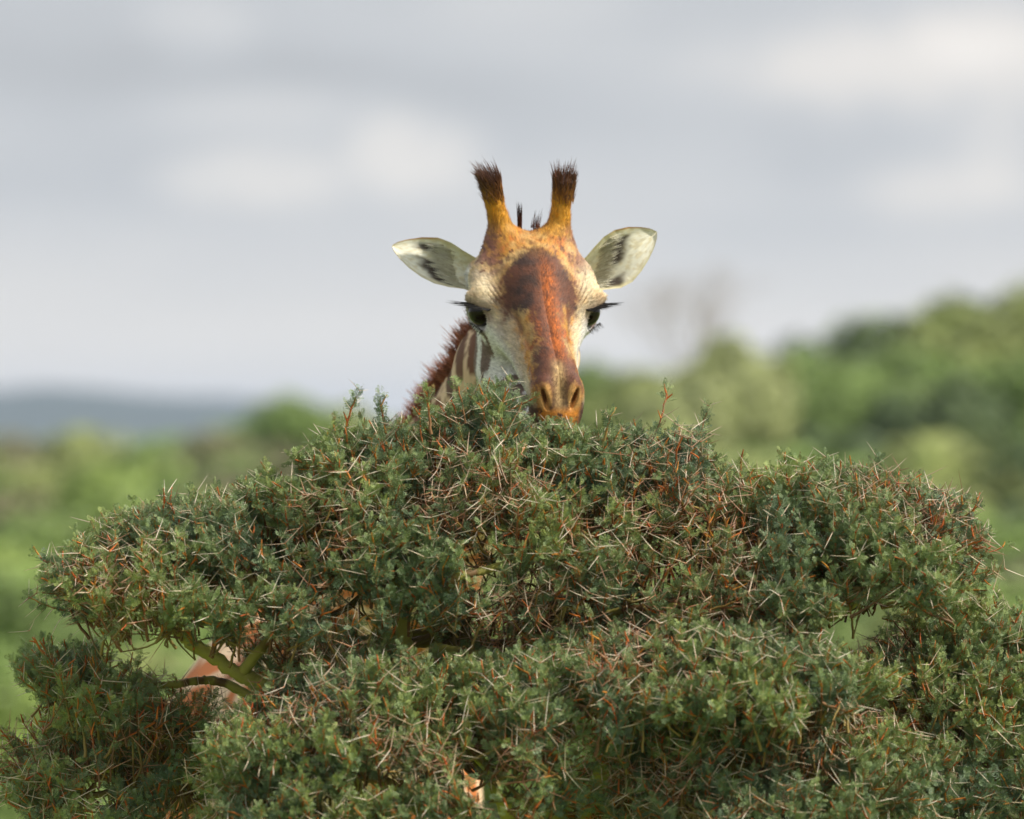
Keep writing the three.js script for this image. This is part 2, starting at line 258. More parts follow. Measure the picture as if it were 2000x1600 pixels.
// ---------- thorn tree ----------
{
  const R = rng(2024), foot = V(0.12, 0, 0.52), tree = new THREE.Group(); tree.position.copy(foot);
  const spot = (x, y, z) => at(x, y, z - 0.17);
  const jit = (k) => V(R() - 0.5, R() - 0.5, R() - 0.5).multiplyScalar(2 * k);
  const woodMaterial = matte({ roughness: 0.7 }), twigMaterial = matte({ roughness: 0.65 });
  const C = { green: srgb(168, 164, 78), olive: srgb(132, 126, 58), brown: srgb(92, 58, 36), grey: srgb(84, 70, 58), orange: srgb(196, 104, 36), red: srgb(176, 72, 36), yellow: srgb(186, 140, 40), tan: srgb(150, 104, 66) };
  const barkColor = (t, p) => { const n = fbm(p.x * 16, p.y * 16, p.z * 16, 3), m = fbm(p.x * 55, p.y * 55, p.z * 55, 2); return mulc(mixc(mixc(C.green, C.olive, smooth(0.35, 0.65, n)), C.brown, 0.85 * smooth(0.5, 0.6, m * 0.65 + n * 0.35)), 0.85 + 0.3 * m); };
  const trunkColor = (t, p) => mixc(barkColor(t, p), C.grey, 0.7 * smooth(1.9, 1.3, p.y));
  const solid = (name, mass, material = woodMaterial, kind) => { const m = part(tree, name, mass.geometry(), material, kind); m.position.copy(foot).negate(); return m; };
  // cushions of foliage: z of the ridge, reach to the front and to the back, then pixel columns [x, top, underside]
  const PADS = [
    { z: 0.6, front: 0.3, back: 0.2, shoots: 2350, leafy: 1, hub: [[350, 1190, 0.6], [760, 1080, 0.72], [1080, 1050, 0.75], [1450, 1090, 0.7], [1740, 1120, 0.65]], rows: [[112, 1150, 1180], [136, 1122, 1192], [160, 1095, 1195], [210, 1060, 1205], [270, 1032, 1215], [340, 1021, 1225], [430, 1001, 1235], [490, 978, 1268], [545, 954, 1282], [585, 924, 1282], [640, 888, 1262], [680, 881, 1244], [740, 866, 1244], [800, 861, 1244], [850, 839, 1244], [905, 819, 1244], [950, 794, 1244], [995, 806, 1244], [1025, 857, 1244], [1070, 870, 1244], [1120, 875, 1244], [1180, 884, 1244], [1260, 880, 1242], [1320, 862, 1242], [1365, 884, 1272], [1400, 931, 1245], [1450, 956, 1240], [1510, 946, 1230], [1570, 941, 1225], [1620, 944, 1220], [1680, 954, 1215], [1740, 964, 1205], [1800, 984, 1200], [1850, 996, 1195], [1870, 1021, 1190], [1892, 1056, 1180], [1905, 1111, 1170]] },
    { z: 0.5, front: 0.25, back: 0.2, shoots: 190, leafy: 0.8, hub: [[330, 1390, 0.5]], rows: [[55, 1310, 1370], [110, 1290, 1390], [200, 1305, 1400], [300, 1360, 1420], [420, 1385, 1440]] },
    { z: 0.45, front: 0.3, back: 0.25, shoots: 340, leafy: 0.8, hub: [[330, 1520, 0.5]], rows: [[5, 1490, 1560], [60, 1440, 1610], [130, 1425, 1640], [250, 1425, 1650], [350, 1450, 1650], [430, 1480, 1650]] },
    { z: 0.86, front: 0.3, back: 0.3, shoots: 1100, leafy: 1.1, hub: [[600, 1490, 0.82], [900, 1460, 0.85]], rows: [[410, 1488, 1640], [450, 1438, 1650], [520, 1390, 1660], [600, 1350, 1660], [690, 1303, 1660], [760, 1296, 1650], [840, 1310, 1640], [920, 1333, 1630], [1010, 1308, 1610], [1100, 1290, 1600], [1160, 1318, 1590]] },
    { z: 0.86, front: 0.28, back: 0.3, shoots: 660, leafy: 1.15, hub: [[1350, 1345, 0.84], [1560, 1345, 0.82]], rows: [[1080, 1302, 1350], [1130, 1270, 1390], [1210, 1252, 1400], [1300, 1240, 1410], [1400, 1234, 1410], [1490, 1260, 1410], [1580, 1280, 1400], [1660, 1307, 1390], [1725, 1337, 1370]] },
    { z: 0.82, front: 0.28, back: 0.25, shoots: 700, leafy: 1, hub: [[1400, 1500, 0.78], [1620, 1490, 0.76]], rows: [[1180, 1470, 1640], [1260, 1440, 1660], [1350, 1415, 1660], [1450, 1405, 1660], [1560, 1410, 1660], [1660, 1425, 1660], [1750, 1450, 1650], [1800, 1490, 1620]] },
    { z: 0.5, front: 0.35, back: 0.25, shoots: 880, leafy: 0.95, hub: [[1900, 1380, 0.5], [2020, 1450, 0.5]], rows: [[1690, 1330, 1620], [1730, 1270, 1640], [1780, 1225, 1650], [1850, 1205, 1660], [1930, 1215, 1660], [2000, 1255, 1660], [2080, 1300, 1660], [2150, 1400, 1640]] },
    { z: 0.4, front: 0.25, back: 0.15, shoots: 420, leafy: 0.5, thorny: 1.4, hub: [[900, 1230, 0.5], [1250, 1230, 0.5]], rows: [[490, 1262, 1335], [620, 1245, 1335], [760, 1225, 1340], [900, 1200, 1350], [1050, 1190, 1360], [1200, 1190, 1370], [1400, 1200, 1370], [1600, 1220, 1330]] },
    { z: 0.48, front: 0.1, back: 0.08, shoots: 520, leafy: 0.75, thorny: 1.2, hub: [[760, 1120, 0.5], [1150, 1110, 0.5], [1500, 1120, 0.5]], rows: [[420, 1080, 1190], [560, 1040, 1240], [760, 1000, 1240], [1000, 980, 1240], [1250, 990, 1240], [1450, 1030, 1240], [1650, 1050, 1190], [1780, 1070, 1170]] },
    { z: 0.55, front: 0.3, back: 0.2, shoots: 260, leafy: 0.12, thorny: 1.8, hub: [[1280, 1540, 0.7]], rows: [[1080, 1530, 1640], [1180, 1500, 1660], [1280, 1490, 1660], [1400, 1500, 1660]] },
  ];
  // open spots between the cushions: x, y, half width, half height
  const OPEN = [[805, 1262, 56, 46], [948, 1500, 60, 74], [722, 1532, 58, 38], [880, 1405, 38, 34], [1020, 1548, 44, 34], [390, 1335, 80, 40], [1685, 1228, 44, 30], [560, 1305, 28, 22], [355, 1572, 66, 34], [500, 1560, 40, 30]];
  const DRY = [[900, 985, 120, 75], [1040, 1190, 150, 50], [1260, 1530, 130, 50], [640, 1290, 110, 40]], pixelY = (p) => 800 - ((p.y - 3.0) * 12 / (12 - p.z) - (MIDDLE_HEIGHT - 3.0)) * 1000;   // dry, thorny spots
  const open = (p) => { const k = 12 / (12 - p.z), x = 1000 + p.x * k * 1000, y = pixelY(p); return OPEN.some(([a, b, w, h]) => ((x - a) / w) ** 2 + ((y - b) / h) ** 2 < 1); };
  // limbs, thick to thin
  const fork = V(0.1, 1.78, 0.5);
  { const m = new Mass(); m.tube(curve([V(0.12, -0.12, 0.52), V(0.16, 0.5, 0.5), V(0.06, 1.2, 0.52), fork], 22), Array.from({ length: 23 }, (_, k) => mix(0.085, 0.055, k / 22) * (k < 3 ? 1.35 - 0.12 * k : 1)), 12, trunkColor); solid('trunk', m); }
  const limb = (points, ra, rb, name = 'limb') => { const pts = curve(points, points.length * 16), m = new Mass(); m.tube(pts.map((p, k) => p.clone().add(jit(k && k < pts.length - 1 ? ra * 0.12 : 0))), pts.map((_, k) => mix(ra, rb, k / (pts.length - 1)) * (1 + 0.26 * (R() - 0.5))), 10, barkColor); return solid(name, m); };
  limb([fork, spot(760, 1640, 0.62), spot(560, 1365, 0.66), spot(470, 1318, 0.68), spot(345, 1235, 0.68), spot(290, 1190, 0.66), spot(190, 1150, 0.62)], 0.021, 0.007);
  limb([fork, spot(900, 1600, 0.65), spot(800, 1300, 0.72), spot(770, 1110, 0.75), spot(700, 1000, 0.7), spot(640, 930, 0.66)], 0.021, 0.008);
  limb([fork, spot(1080, 1500, 0.68), spot(1060, 1250, 0.72), spot(1080, 1060, 0.75), spot(1020, 950, 0.7), spot(960, 850, 0.66)], 0.0285, 0.008);
  limb([fork, spot(1250, 1500, 0.65), spot(1400, 1260, 0.72), spot(1450, 1110, 0.72), spot(1440, 1010, 0.68), spot(1560, 960, 0.62)], 0.027, 0.008);
  limb([spot(1330, 1380, 0.69), spot(1560, 1240, 0.72), spot(1690, 1160, 0.72), spot(1790, 1120, 0.66), spot(1890, 1060, 0.62)], 0.018, 0.006);
  limb([fork, spot(700, 1680, 0.55), spot(420, 1600, 0.5), spot(330, 1520, 0.48), spot(160, 1500, 0.45), spot(60, 1500, 0.45)], 0.021, 0.005);
  limb([spot(640, 1480, 0.63), spot(430, 1332, 0.52), spot(330, 1338, 0.55), spot(235, 1340, 0.56), spot(110, 1360, 0.52)], 0.0105, 0.004);
  limb([spot(470, 1320, 0.68), spot(540, 1210, 0.74), spot(505, 1165, 0.78), spot(470, 1080, 0.72)], 0.0105, 0.006);
  limb([fork, spot(820, 1580, 0.78), spot(640, 1490, 0.84), spot(540, 1470, 0.86)], 0.0195, 0.006);
  limb([fork, spot(980, 1560, 0.8), spot(900, 1450, 0.86), spot(820, 1400, 0.86)], 0.0195, 0.006);
  limb([fork, spot(1180, 1500, 0.78), spot(1350, 1335, 0.86), spot(1560, 1325, 0.9), spot(1680, 1345, 0.86)], 0.021, 0.006);
  limb([fork, spot(1300, 1560, 0.76), spot(1450, 1500, 0.84), spot(1660, 1480, 0.82)], 0.0195, 0.006);
  limb([fork, spot(1480, 1620, 0.6), spot(1750, 1560, 0.58), spot(1900, 1470, 0.58), spot(1960, 1380, 0.52), spot(1990, 1300, 0.48)], 0.0255, 0.007);
  limb([spot(1750, 1560, 0.58), spot(1950, 1560, 0.6), spot(2060, 1480, 0.55)], 0.0135, 0.006);
  limb([spot(1090, 1330, 0.71), spot(1180, 1205, 0.78), spot(1320, 1185, 0.82), spot(1450, 1190, 0.78)], 0.0097, 0.006);
  limb([spot(850, 1265, 0.73), spot(960, 1285, 0.78), spot(1060, 1300, 0.8)], 0.0097, 0.006);
  limb([spot(1000, 1100, 0.8), spot(945, 1115, 0.87), spot(890, 1130, 0.89), spot(870, 1190, 0.82)], 0.007, 0.009);

  // leaves: feathery sprays of narrow pinnae; a few shapes
  const leafShapes = [0, 1, 2].map((kind) => {
    const r = rng(300 + kind), p = [], idx = [], pairs = 4 + kind % 2;
    const blade = (o, d, len, wid, nrm) => {
      const s = d.clone().cross(nrm).normalize().multiplyScalar(wid), b = p.length / 3, q = (t, k, lift) => { const v = o.clone().addScaledVector(d, len * t).addScaledVector(s, k).addScaledVector(nrm, lift * wid); p.push(v.x, v.y, v.z); };
      q(0, 0, 0); q(0.35, 1, 0.45); q(0.35, -1, 0.45); q(0.45, 0, 0); q(0.72, 0.85, 0.4); q(0.72, -0.85, 0.4); q(1, 0, 0.1);
      idx.push(b, b + 3, b + 1, b, b + 2, b + 3, b + 3, b + 6, b + 4, b + 3, b + 5, b + 6, b + 1, b + 3, b + 4, b + 2, b + 5, b + 3);
    };
    for (let k = 0; k < pairs; k++) for (const s of [-1, 1]) { const t = 0.25 + 0.62 * k / Math.max(1, pairs - 1); blade(V(0, t, 0.1 * t * t), V(s * (0.85 + 0.2 * r()), 0.55 + 0.3 * r(), 0.25 * (r() - 0.3)).normalize(), 0.3 * (0.85 + 0.3 * r()) * (0.75 + 0.5 * Math.sin(Math.PI * t)), 0.04, V(0.15 * (r() - 0.5), -0.1, 1).normalize()); }
    blade(V(0, 0.86, 0.08), V(0.1 * (r() - 0.5), 1, 0.1).normalize(), 0.3, 0.05, V(0, 0, 1));
    const o = p.length / 3; p.push(-0.018, 0, 0, 0.018, 0, 0, 0, 0.9, 0.08); idx.push(o, o + 1, o + 2);
    const g = new THREE.BufferGeometry(); g.setAttribute('position', new THREE.Float32BufferAttribute(p, 3)); g.setIndex(idx); g.computeVertexNormals(); return g;
  });
  const thornShape = (() => { const m = new Mass(); m.tube([V(0, 0, 0), V(0.012, 0.12, 0), V(0.02, 0.5, 0), V(0, 0.86, 0), V(-0.012, 1, 0)], [0.042, 0.036, 0.026, 0.013, 0.003], 4, (t) => mixc(mixc(srgb(206, 140, 96), [1, 1, 1], smooth(0, 0.35, t)), srgb(130, 92, 70), smooth(0.8, 1, t))); return m.geometry(); })();
  const LEAF_TINTS = [srgb(110, 132, 92), srgb(126, 150, 102), srgb(98, 124, 100), srgb(150, 168, 96)].map((c) => new THREE.Color(...c));
  const leafLook = { roughness: 0.55, side: THREE.DoubleSide, transmission: 0.22, thickness: 0 };
  const leafMaterials = LEAF_TINTS.map((color) => new THREE.MeshPhysicalMaterial({ ...leafLook, color }));
  const leafWhite = new THREE.MeshPhysicalMaterial({ ...leafLook, color: 0xffffff });
  const thornTints = [srgb(236, 226, 208), srgb(218, 196, 166), srgb(186, 142, 110), srgb(160, 114, 88)];
  const thornMaterials = thornTints.map((c) => matte({ roughness: 0.5, color: new THREE.Color(...c) })), thornWhite = matte({ roughness: 0.5 });

  const leaves = [], thorns = [], shoots = [];
  const frame = (dir, roll) => { const y = dir.clone().normalize(), x = (Math.abs(y.y) < 0.95 ? V(0, 1, 0) : V(1, 0, 0)).cross(y).normalize(), z = x.clone().cross(y); return [x.clone().multiplyScalar(Math.cos(roll)).addScaledVector(z, Math.sin(roll)), y, z.multiplyScalar(Math.cos(roll)).addScaledVector(x, -Math.sin(roll))]; };
  const addLeaf = (p, dir, size, fresh) => { const [x, y, z] = frame(dir, R() * 6.283); if (z.y < 0 && R() < 0.75) { z.negate(); x.negate(); } leaves.push({ m: new THREE.Matrix4().makeBasis(x.multiplyScalar(size), y.multiplyScalar(size), z.multiplyScalar(size)).setPosition(p), size, p, fresh }); };
  const addThorn = (p, dir, size, old) => { const [x, y, z] = frame(dir, R() * 6.283), w = 0.0009 / 0.036 * (0.8 + 0.4 * R()); thorns.push({ m: new THREE.Matrix4().makeBasis(x.multiplyScalar(w), y.multiplyScalar(size), z.multiplyScalar(w)).setPosition(p), size, p, old }); };
  // one shoot: a zigzag twig with leaf tufts and pairs of thorns at its nodes
  function shoot(from, dir, len, leafy, thorny, score, ripe = 0) {
    const n = Math.max(4, Math.round(len / 0.013)), pts = [], d = dir.clone().normalize(), p = from.clone(), step = len / n, zig = V(0, 0, 0).copy(jit(1)).cross(d).normalize();
    for (let k = 0; k <= n; k++) {
      pts.push(p.clone());
      d.add(jit(0.1)).add(V(0, 0.03, 0)).normalize(); p.addScaledVector(d, step).addScaledVector(zig, (k % 2 ? 1 : -1) * 0.0016);
      const t = k / n;
      if (t > 0.12 && R() < 0.96 * leafy) for (let q = 0; q < (R() < 0.5 ? 11 : 9); q++) addLeaf(p.clone().add(jit(0.0045)), d.clone().multiplyScalar(0.55).add(jit(1.05)).add(V(0, 0.25, 0)), mix(0.011, 0.0235, R()) * (t > 0.85 ? 0.7 : 1), t);
      if (t > 0.08 && R() < 0.25 * thorny) { const a = jit(1).cross(d).normalize(), old = clamp(0.8 * ripe + 0.3 * (0.5 - t) + 0.7 * (R() - 0.35)); for (const s of [-1, 1]) if (R() < 0.93) addThorn(p, a.clone().multiplyScalar(s).addScaledVector(d, 0.35 + 0.3 * R()).add(jit(0.18)), mix(0.022, 0.055, R()) * (R() < 0.12 ? 1.4 : 1), old); }
    }
    shoots.push({ pts, len, score, r: mix(0.0015, 0.0028, R()), ripe, hue: R() });
    for (let k = 2; k <= n; k++) if (R() < 0.38 * (1 - 0.6 * ripe)) { const q = pts[k], e = d.clone().add(jit(0.9)).add(V(0, 0.3, 0)).normalize(), l = mix(0.012, 0.03, R()); shoots.push({ pts: [q, q.clone().addScaledVector(e, l * 0.5).add(jit(0.001)), q.clone().addScaledVector(e, l)], len: 0, score: -5, r: 0.0017, ripe: 0, hue: R(), spur: true }); }
  }
  const twigColor = (s) => (t) => mixc(mixc(mixc(C.brown, C.tan, s.hue), C.olive, s.hue > 0.6 ? 0.6 : 0.1), mixc(C.orange, s.hue > 0.5 ? C.yellow : C.red, 0.7 * Math.abs(s.hue - 0.5) * 2), (1 - s.ripe) * (s.spur ? 1 : smooth(0.35, 0.95, t)));
  const joints = [];                                                     // ends of side branches, for the shoots to start from
  for (const pad of PADS) {
    const x0 = pad.rows[0][0], x1 = pad.rows[pad.rows.length - 1][0], hubs = pad.hub.map((h) => spot(...h));
    const surface = (x, a) => {                                           // a: 0 on the ridge, up to 90 degrees round the front, below zero round the back
      const e = Math.max(0.02, Math.cos(a)), s = Math.sin(a), top = table(pad.rows, x, 1), low = table(pad.rows, x, 2), lump = 16 * (fbm(x / 70, a * 2.2, pad.z * 9, 3) - 0.5) * 2;
      const p = spot(x, mix(low, top, e) + lump, pad.z), edge = Math.min(1, 0.35 + Math.min(x - x0, x1 - x) / 160); p.z += s * (s > 0 ? pad.front : pad.back) * edge * (0.9 + 0.25 * noise(x / 60, a * 3, 2)); return p;
    };
    const groups = Math.round(pad.shoots / 13), own = [];
    for (let k = 0; k < groups; k++) {                                    // side branches fan out from the hub nearest to their end
      const x = mix(x0, x1, (k + R()) / groups), a = mix(-0.9, 1.45, R()), end = surface(x, a), hub = hubs.reduce((b, h) => (h.distanceTo(end) < b.distanceTo(end) ? h : b));
      end.lerp(hub, 0.1 + 0.14 * R()); end.y -= 0.02;
      const start = hub.clone().lerp(end, 0.06 * R()).add(jit(0.02)), bow = start.clone().lerp(end, 0.5).add(V(0, -0.035 * R(), 0)).add(jit(0.025)), pts = curve([start, bow, end], 8);
      own.push(end); joints.push({ pts, r: 0.0032 + 0.004 * R(), len: start.distanceTo(end) });
    }
    for (let k = 0; k < pad.shoots; k++) {
      const x = mix(x0, x1, (k + R()) / pad.shoots), a = mix(-0.75, 1.5, R()), p = surface(x, a), e = 0.01, px = surface(Math.min(x + 6, x1), a), pa = surface(x, a + 0.08);
      const nrm = pa.sub(p).cross(px.sub(p)).normalize(); if (nrm.y < 0 && a < 0.8) nrm.negate(); if (nrm.z < -0.3 && a > 0.4) nrm.negate();
      if (open(p)) continue;
      if (noise(p.x * 17 + 5, p.y * 19, p.z * 17) < 0.3 && R() < 0.85) continue;
      const patch = fbm(p.x * 5.5 + 3, p.y * 7, p.z * 5 + pad.z * 7, 3), dry = Math.max(0, ...DRY.map(([a, b, w, h]) => Math.exp(-(((x - a) / w) ** 2) - (((pixelY(p) - b) / h) ** 2)))) * (0.6 + 0.8 * patch), bald = Math.max(smooth(0.5, 0.4, patch), smooth(0.3, 0.7, dry)), edge = Math.min(x - x0, x1 - x) < 50;
      const leafy = pad.leafy * mix(0.3, 1, 1 - bald), deep = R() < 0.62 ? 0 : R() * 0.1, len = mix(0.055, 0.13, R()) * (R() < 0.12 ? 1.45 : 1);
      const dir = nrm.clone().multiplyScalar(0.75).add(V((x < x0 + 60 ? -0.7 : x > x1 - 60 ? 0.7 : 0), 0.35, 0.1)).add(jit(0.55)).normalize();
      const from = p.clone().addScaledVector(nrm, -deep).addScaledVector(dir, -len * 0.75);
      shoot(from, dir, len, leafy * (deep > 0.05 ? 0.6 : 1), (pad.thorny ?? 1) * mix(0.8, 1.5, bald) * (1 + 1.1 * smooth(0.3, 0.7, dry)), p.z * 0.6 + Math.max(0, nrm.z) - deep * 20 + (a < 0.15 && a > -0.2 ? 0.8 : 0) + (edge ? 0.4 : 0), clamp(bald * 0.8 + deep * 4 + (pad.thorny ? 0.5 : 0)));
      const j = own[Math.floor((x - x0) / (x1 - x0) * (own.length - 1))];
      if (R() < 0.5) { const near = own.reduce((b, q) => (q.distanceTo(from) < b.distanceTo(from) ? q : b), j ?? own[0]); joints.push({ pts: curve([near, near.clone().lerp(from, 0.5).add(jit(0.012)), from], 5), r: 0.0022, len: 0 }); }
    }
  }
  // single sprays that stand out of the outline
  for (const [x0, y0, x1, y1, z, leafy] of [[668, 880, 706, 772, 0.62, 0.5], [752, 850, 738, 778, 0.62, 0.7], [1278, 850, 1312, 764, 0.64, 0.45], [1362, 880, 1358, 800, 0.62, 0.9], [1598, 960, 1606, 900, 0.62, 0.9], [1545, 950, 1538, 895, 0.62, 0.8], [1690, 970, 1712, 898, 0.62, 0.6], [445, 1010, 416, 952, 0.66, 0.7], [345, 1020, 336, 972, 0.62, 0.5], [255, 1060, 250, 990, 0.62, 0.7], [130, 1195, 45, 1188, 0.55, 0.8], [118, 1320, 62, 1238, 0.6, 0.25], [110, 1110, 80, 1082, 0.6, 0.8], [60, 1550, -10, 1570, 0.5, 0.7], [150, 1590, 60, 1580, 0.5, 0.7], [40, 1480, 5, 1440, 0.5, 0.9], [1900, 1090, 1965, 1080, 0.62, 0.6], [1885, 1140, 1955, 1118, 0.62, 0.7], [1880, 1060, 1918, 970, 0.62, 0.3], [840, 830, 832, 768, 0.75, 0.8], [905, 810, 893, 752, 0.72, 0.8], [975, 800, 990, 755, 0.72, 0.8], [1180, 860, 1196, 812, 0.7, 0.7], [1940, 1240, 1968, 1178, 0.5, 0.6]]) {
    const a = spot(x0, y0, z), b = spot(x1, y1, z), d = b.clone().sub(a), l = d.length(); shoot(a.addScaledVector(d, -0.3), d, l * 1.25, leafy, 1.5, 9);
  }
  // the largest in view are parts of their own; the rest are too many to count
  const nearer = (list, key) => list.map((s, k) => [key(s), k]).sort((a, b) => b[0] - a[0]).map((q) => list[q[1]]);
  const joined = (list, sides, color, name, single) => {
    const rest = new Mass();
    list.forEach((s, k) => { const m = k < single ? new Mass() : rest, n = s.pts.length; m.tube(s.pts, s.pts.map((_, q) => s.r * (1.25 - 0.75 * q / (n - 1))), sides, color(s)); if (k < single) solid(name, m, twigMaterial); });
    if (rest.i.length) solid(name + '_mass', rest, twigMaterial, 'stuff');
  };
  joined(nearer(joints, (s) => s.len * s.r), 5, () => (t, p) => mixc(barkColor(t, p), C.brown, 0.55), 'branch', 280);
  joined(nearer(shoots, (s) => s.score + s.len), 4, twigColor, 'twig', 300);
  const inView = (p) => Math.abs(p.x) < 0.93 && p.y > 2.3;
  const scatter = (list, single, name, shape, material, singles, tint, key) => {
    const order = nearer(list, key), rest = order.slice(single), used = new THREE.Color();
    order.slice(0, single).forEach((s) => { const [mat, geo] = singles(s), m = part(tree, name, geo, mat); new THREE.Matrix4().makeTranslation(-foot.x, -foot.y, -foot.z).multiply(s.m).decompose(m.position, m.quaternion, m.scale); });
    shape.forEach((g, q) => {
      const mine = rest.filter((_, k) => k % shape.length === q), im = new THREE.InstancedMesh(g, material, mine.length), shift = new THREE.Matrix4().makeTranslation(-foot.x, -foot.y, -foot.z);
      mine.forEach((s, k) => { im.setMatrixAt(k, shift.clone().multiply(s.m)); im.setColorAt(k, used.setRGB(...tint(s))); });
      im.name = name + '_mass'; im.userData.kind = 'stuff'; tree.add(im);
    });
  };
  const leafTint = (s) => { const n = fbm(s.p.x * 6, s.p.y * 6, s.p.z * 6, 2), k = 0.78 + 0.44 * R(), c = mixc(mixc([LEAF_TINTS[0].r, LEAF_TINTS[0].g, LEAF_TINTS[0].b], [LEAF_TINTS[2].r, LEAF_TINTS[2].g, LEAF_TINTS[2].b], R()), mixc(srgb(128, 152, 102), srgb(162, 176, 92), R()), clamp(0.8 * (s.fresh - 0.3) + 2.2 * (n - 0.5) + 0.25)); return mulc(R() < 0.035 ? mixc(c, srgb(150, 112, 62), 0.8) : c, k); };
  const thornTint = (s) => mulc(mixc(mixc(thornTints[0], thornTints[1], R()), mixc(thornTints[2], thornTints[3], R()), smooth(0.35, 0.9, s.old)), 0.85 + 0.3 * R());
  let pick = 0;
  scatter(leaves, 300, 'leaf', leafShapes, leafWhite, (s) => [leafMaterials[pick++ % 4], leafShapes[pick % 3]], leafTint, (s) => (inView(s.p) ? s.p.z + s.size * 20 : -9));
  scatter(thorns, 300, 'thorn', [thornShape], thornWhite, (s) => [thornMaterials[s.old > 0.6 ? 2 + pick++ % 2 : pick++ % 3], thornShape], thornTint, (s) => (inView(s.p) ? s.size * 12 + s.p.z * 0.7 : -9));
  console.log('leaves', leaves.length, 'thorns', thorns.length, 'shoots', shoots.length, 'joints', joints.length);
  put(shade(tree), 'acacia_tree', 'flat-topped thorn tree with small feathery leaves and long pale thorns', 'tree');
}

// ---------- giraffe ----------
// a distance field turned into a mesh with one vertex in each cell that the surface crosses
function net(field, lo, hi, cell, color) {
  const nx = Math.ceil((hi[0] - lo[0]) / cell) + 1, ny = Math.ceil((hi[1] - lo[1]) / cell) + 1, nz = Math.ceil((hi[2] - lo[2]) / cell) + 1, B = 8;
  const f = new Float32Array(nx * ny * nz).fill(1), far = cell * B;
  for (let bz = 0; bz < nz; bz += B) for (let by = 0; by < ny; by += B) for (let bx = 0; bx < nx; bx += B) {
    const d = field(lo[0] + (bx + B / 2) * cell, lo[1] + (by + B / 2) * cell, lo[2] + (bz + B / 2) * cell), ex = Math.min(bx + B, nx), ey = Math.min(by + B, ny), ez = Math.min(bz + B, nz), skip = Math.abs(d) > far * 1.5;
    for (let z = bz; z < ez; z++) for (let y = by; y < ey; y++) for (let x = bx; x < ex; x++) f[(z * ny + y) * nx + x] = skip ? d : field(lo[0] + x * cell, lo[1] + y * cell, lo[2] + z * cell);
  }
  const ids = new Map(), p = [], c = [], idx = [], n = [], sx = 1, sy = nx, sz = nx * ny, e = cell * 0.6;
  for (let z = 0; z < nz - 1; z++) for (let y = 0; y < ny - 1; y++) for (let x = 0; x < nx - 1; x++) {
    const o = (z * ny + y) * nx + x; let neg = 0;
    for (let k = 0; k < 8; k++) if (f[o + (k & 1) * sx + (k >> 1 & 1) * sy + (k >> 2) * sz] < 0) neg++;
    if (!neg || neg === 8) continue;
    let ax = 0, ay = 0, az = 0, m = 0;
    for (let k = 0; k < 8; k++) for (let a = 0; a < 3; a++) {
      if (k >> a & 1) continue;
      const j = k | 1 << a, fa = f[o + (k & 1) * sx + (k >> 1 & 1) * sy + (k >> 2) * sz], fb = f[o + (j & 1) * sx + (j >> 1 & 1) * sy + (j >> 2) * sz];
      if ((fa < 0) === (fb < 0)) continue;
      const t = fa / (fa - fb); m++;
      ax += (k & 1) + (a === 0 ? t : 0); ay += (k >> 1 & 1) + (a === 1 ? t : 0); az += (k >> 2) + (a === 2 ? t : 0);
    }
    const X = lo[0] + (x + ax / m) * cell, Y = lo[1] + (y + ay / m) * cell, Z = lo[2] + (z + az / m) * cell;
    let gx = field(X + e, Y, Z) - field(X - e, Y, Z), gy = field(X, Y + e, Z) - field(X, Y - e, Z), gz = field(X, Y, Z + e) - field(X, Y, Z - e); const l = Math.hypot(gx, gy, gz) || 1; gx /= l; gy /= l; gz /= l;
    ids.set(o, p.length / 3); p.push(X, Y, Z); n.push(gx, gy, gz); c.push(...color(X, Y, Z, gx, gy, gz));
  }
  for (const o of ids.keys()) {
    const x = o % nx, y = Math.floor(o / nx) % ny, z = Math.floor(o / sz);
    const quad = (d, a, b) => { const inside = f[o] < 0; if (inside === f[o + d] < 0) return; const q = [ids.get(o), ids.get(o - a), ids.get(o - a - b), ids.get(o - b)]; if (q.some((v) => v === undefined)) return; if (inside) idx.push(q[0], q[1], q[2], q[0], q[2], q[3]); else idx.push(q[0], q[2], q[1], q[0], q[3], q[2]); };
    if (y && z) quad(sx, sy, sz); if (x && z) quad(sy, sz, sx); if (x && y) quad(sz, sx, sy);
  }
  const g = new THREE.BufferGeometry(); g.setAttribute('position', new THREE.Float32BufferAttribute(p, 3)); g.setAttribute('normal', new THREE.Float32BufferAttribute(n, 3)); g.setAttribute('color', new THREE.Float32BufferAttribute(c, 3)); g.setIndex(idx); return g;
}
const smin = (a, b, k) => { const h = Math.max(k - Math.abs(a - b), 0) / k; return Math.min(a, b) - h * h * k * 0.25; };
const smax = (a, b, k) => -smin(-a, -b, k);
const cone = (x, y, z, s) => { const px = x - s[0], py = y - s[1], pz = z - s[2], bx = s[4] - s[0], by = s[5] - s[1], bz = s[6] - s[2], h = clamp((px * bx + py * by + pz * bz) / (bx * bx + by * by + bz * bz)); return Math.hypot(px - bx * h, py - by * h, pz - bz * h) - mix(s[3], s[7], h); };
const ball = (x, y, z, s) => { const px = x - s[0], py = y - s[1], pz = z - s[2], k0 = Math.hypot(px / s[3], py / s[4], pz / s[5]), k1 = Math.hypot(px / (s[3] * s[3]), py / (s[4] * s[4]), pz / (s[5] * s[5])); return k1 < 1e-6 ? -Math.min(s[3], s[4], s[5]) : k0 * (k0 - 1) / k1; };

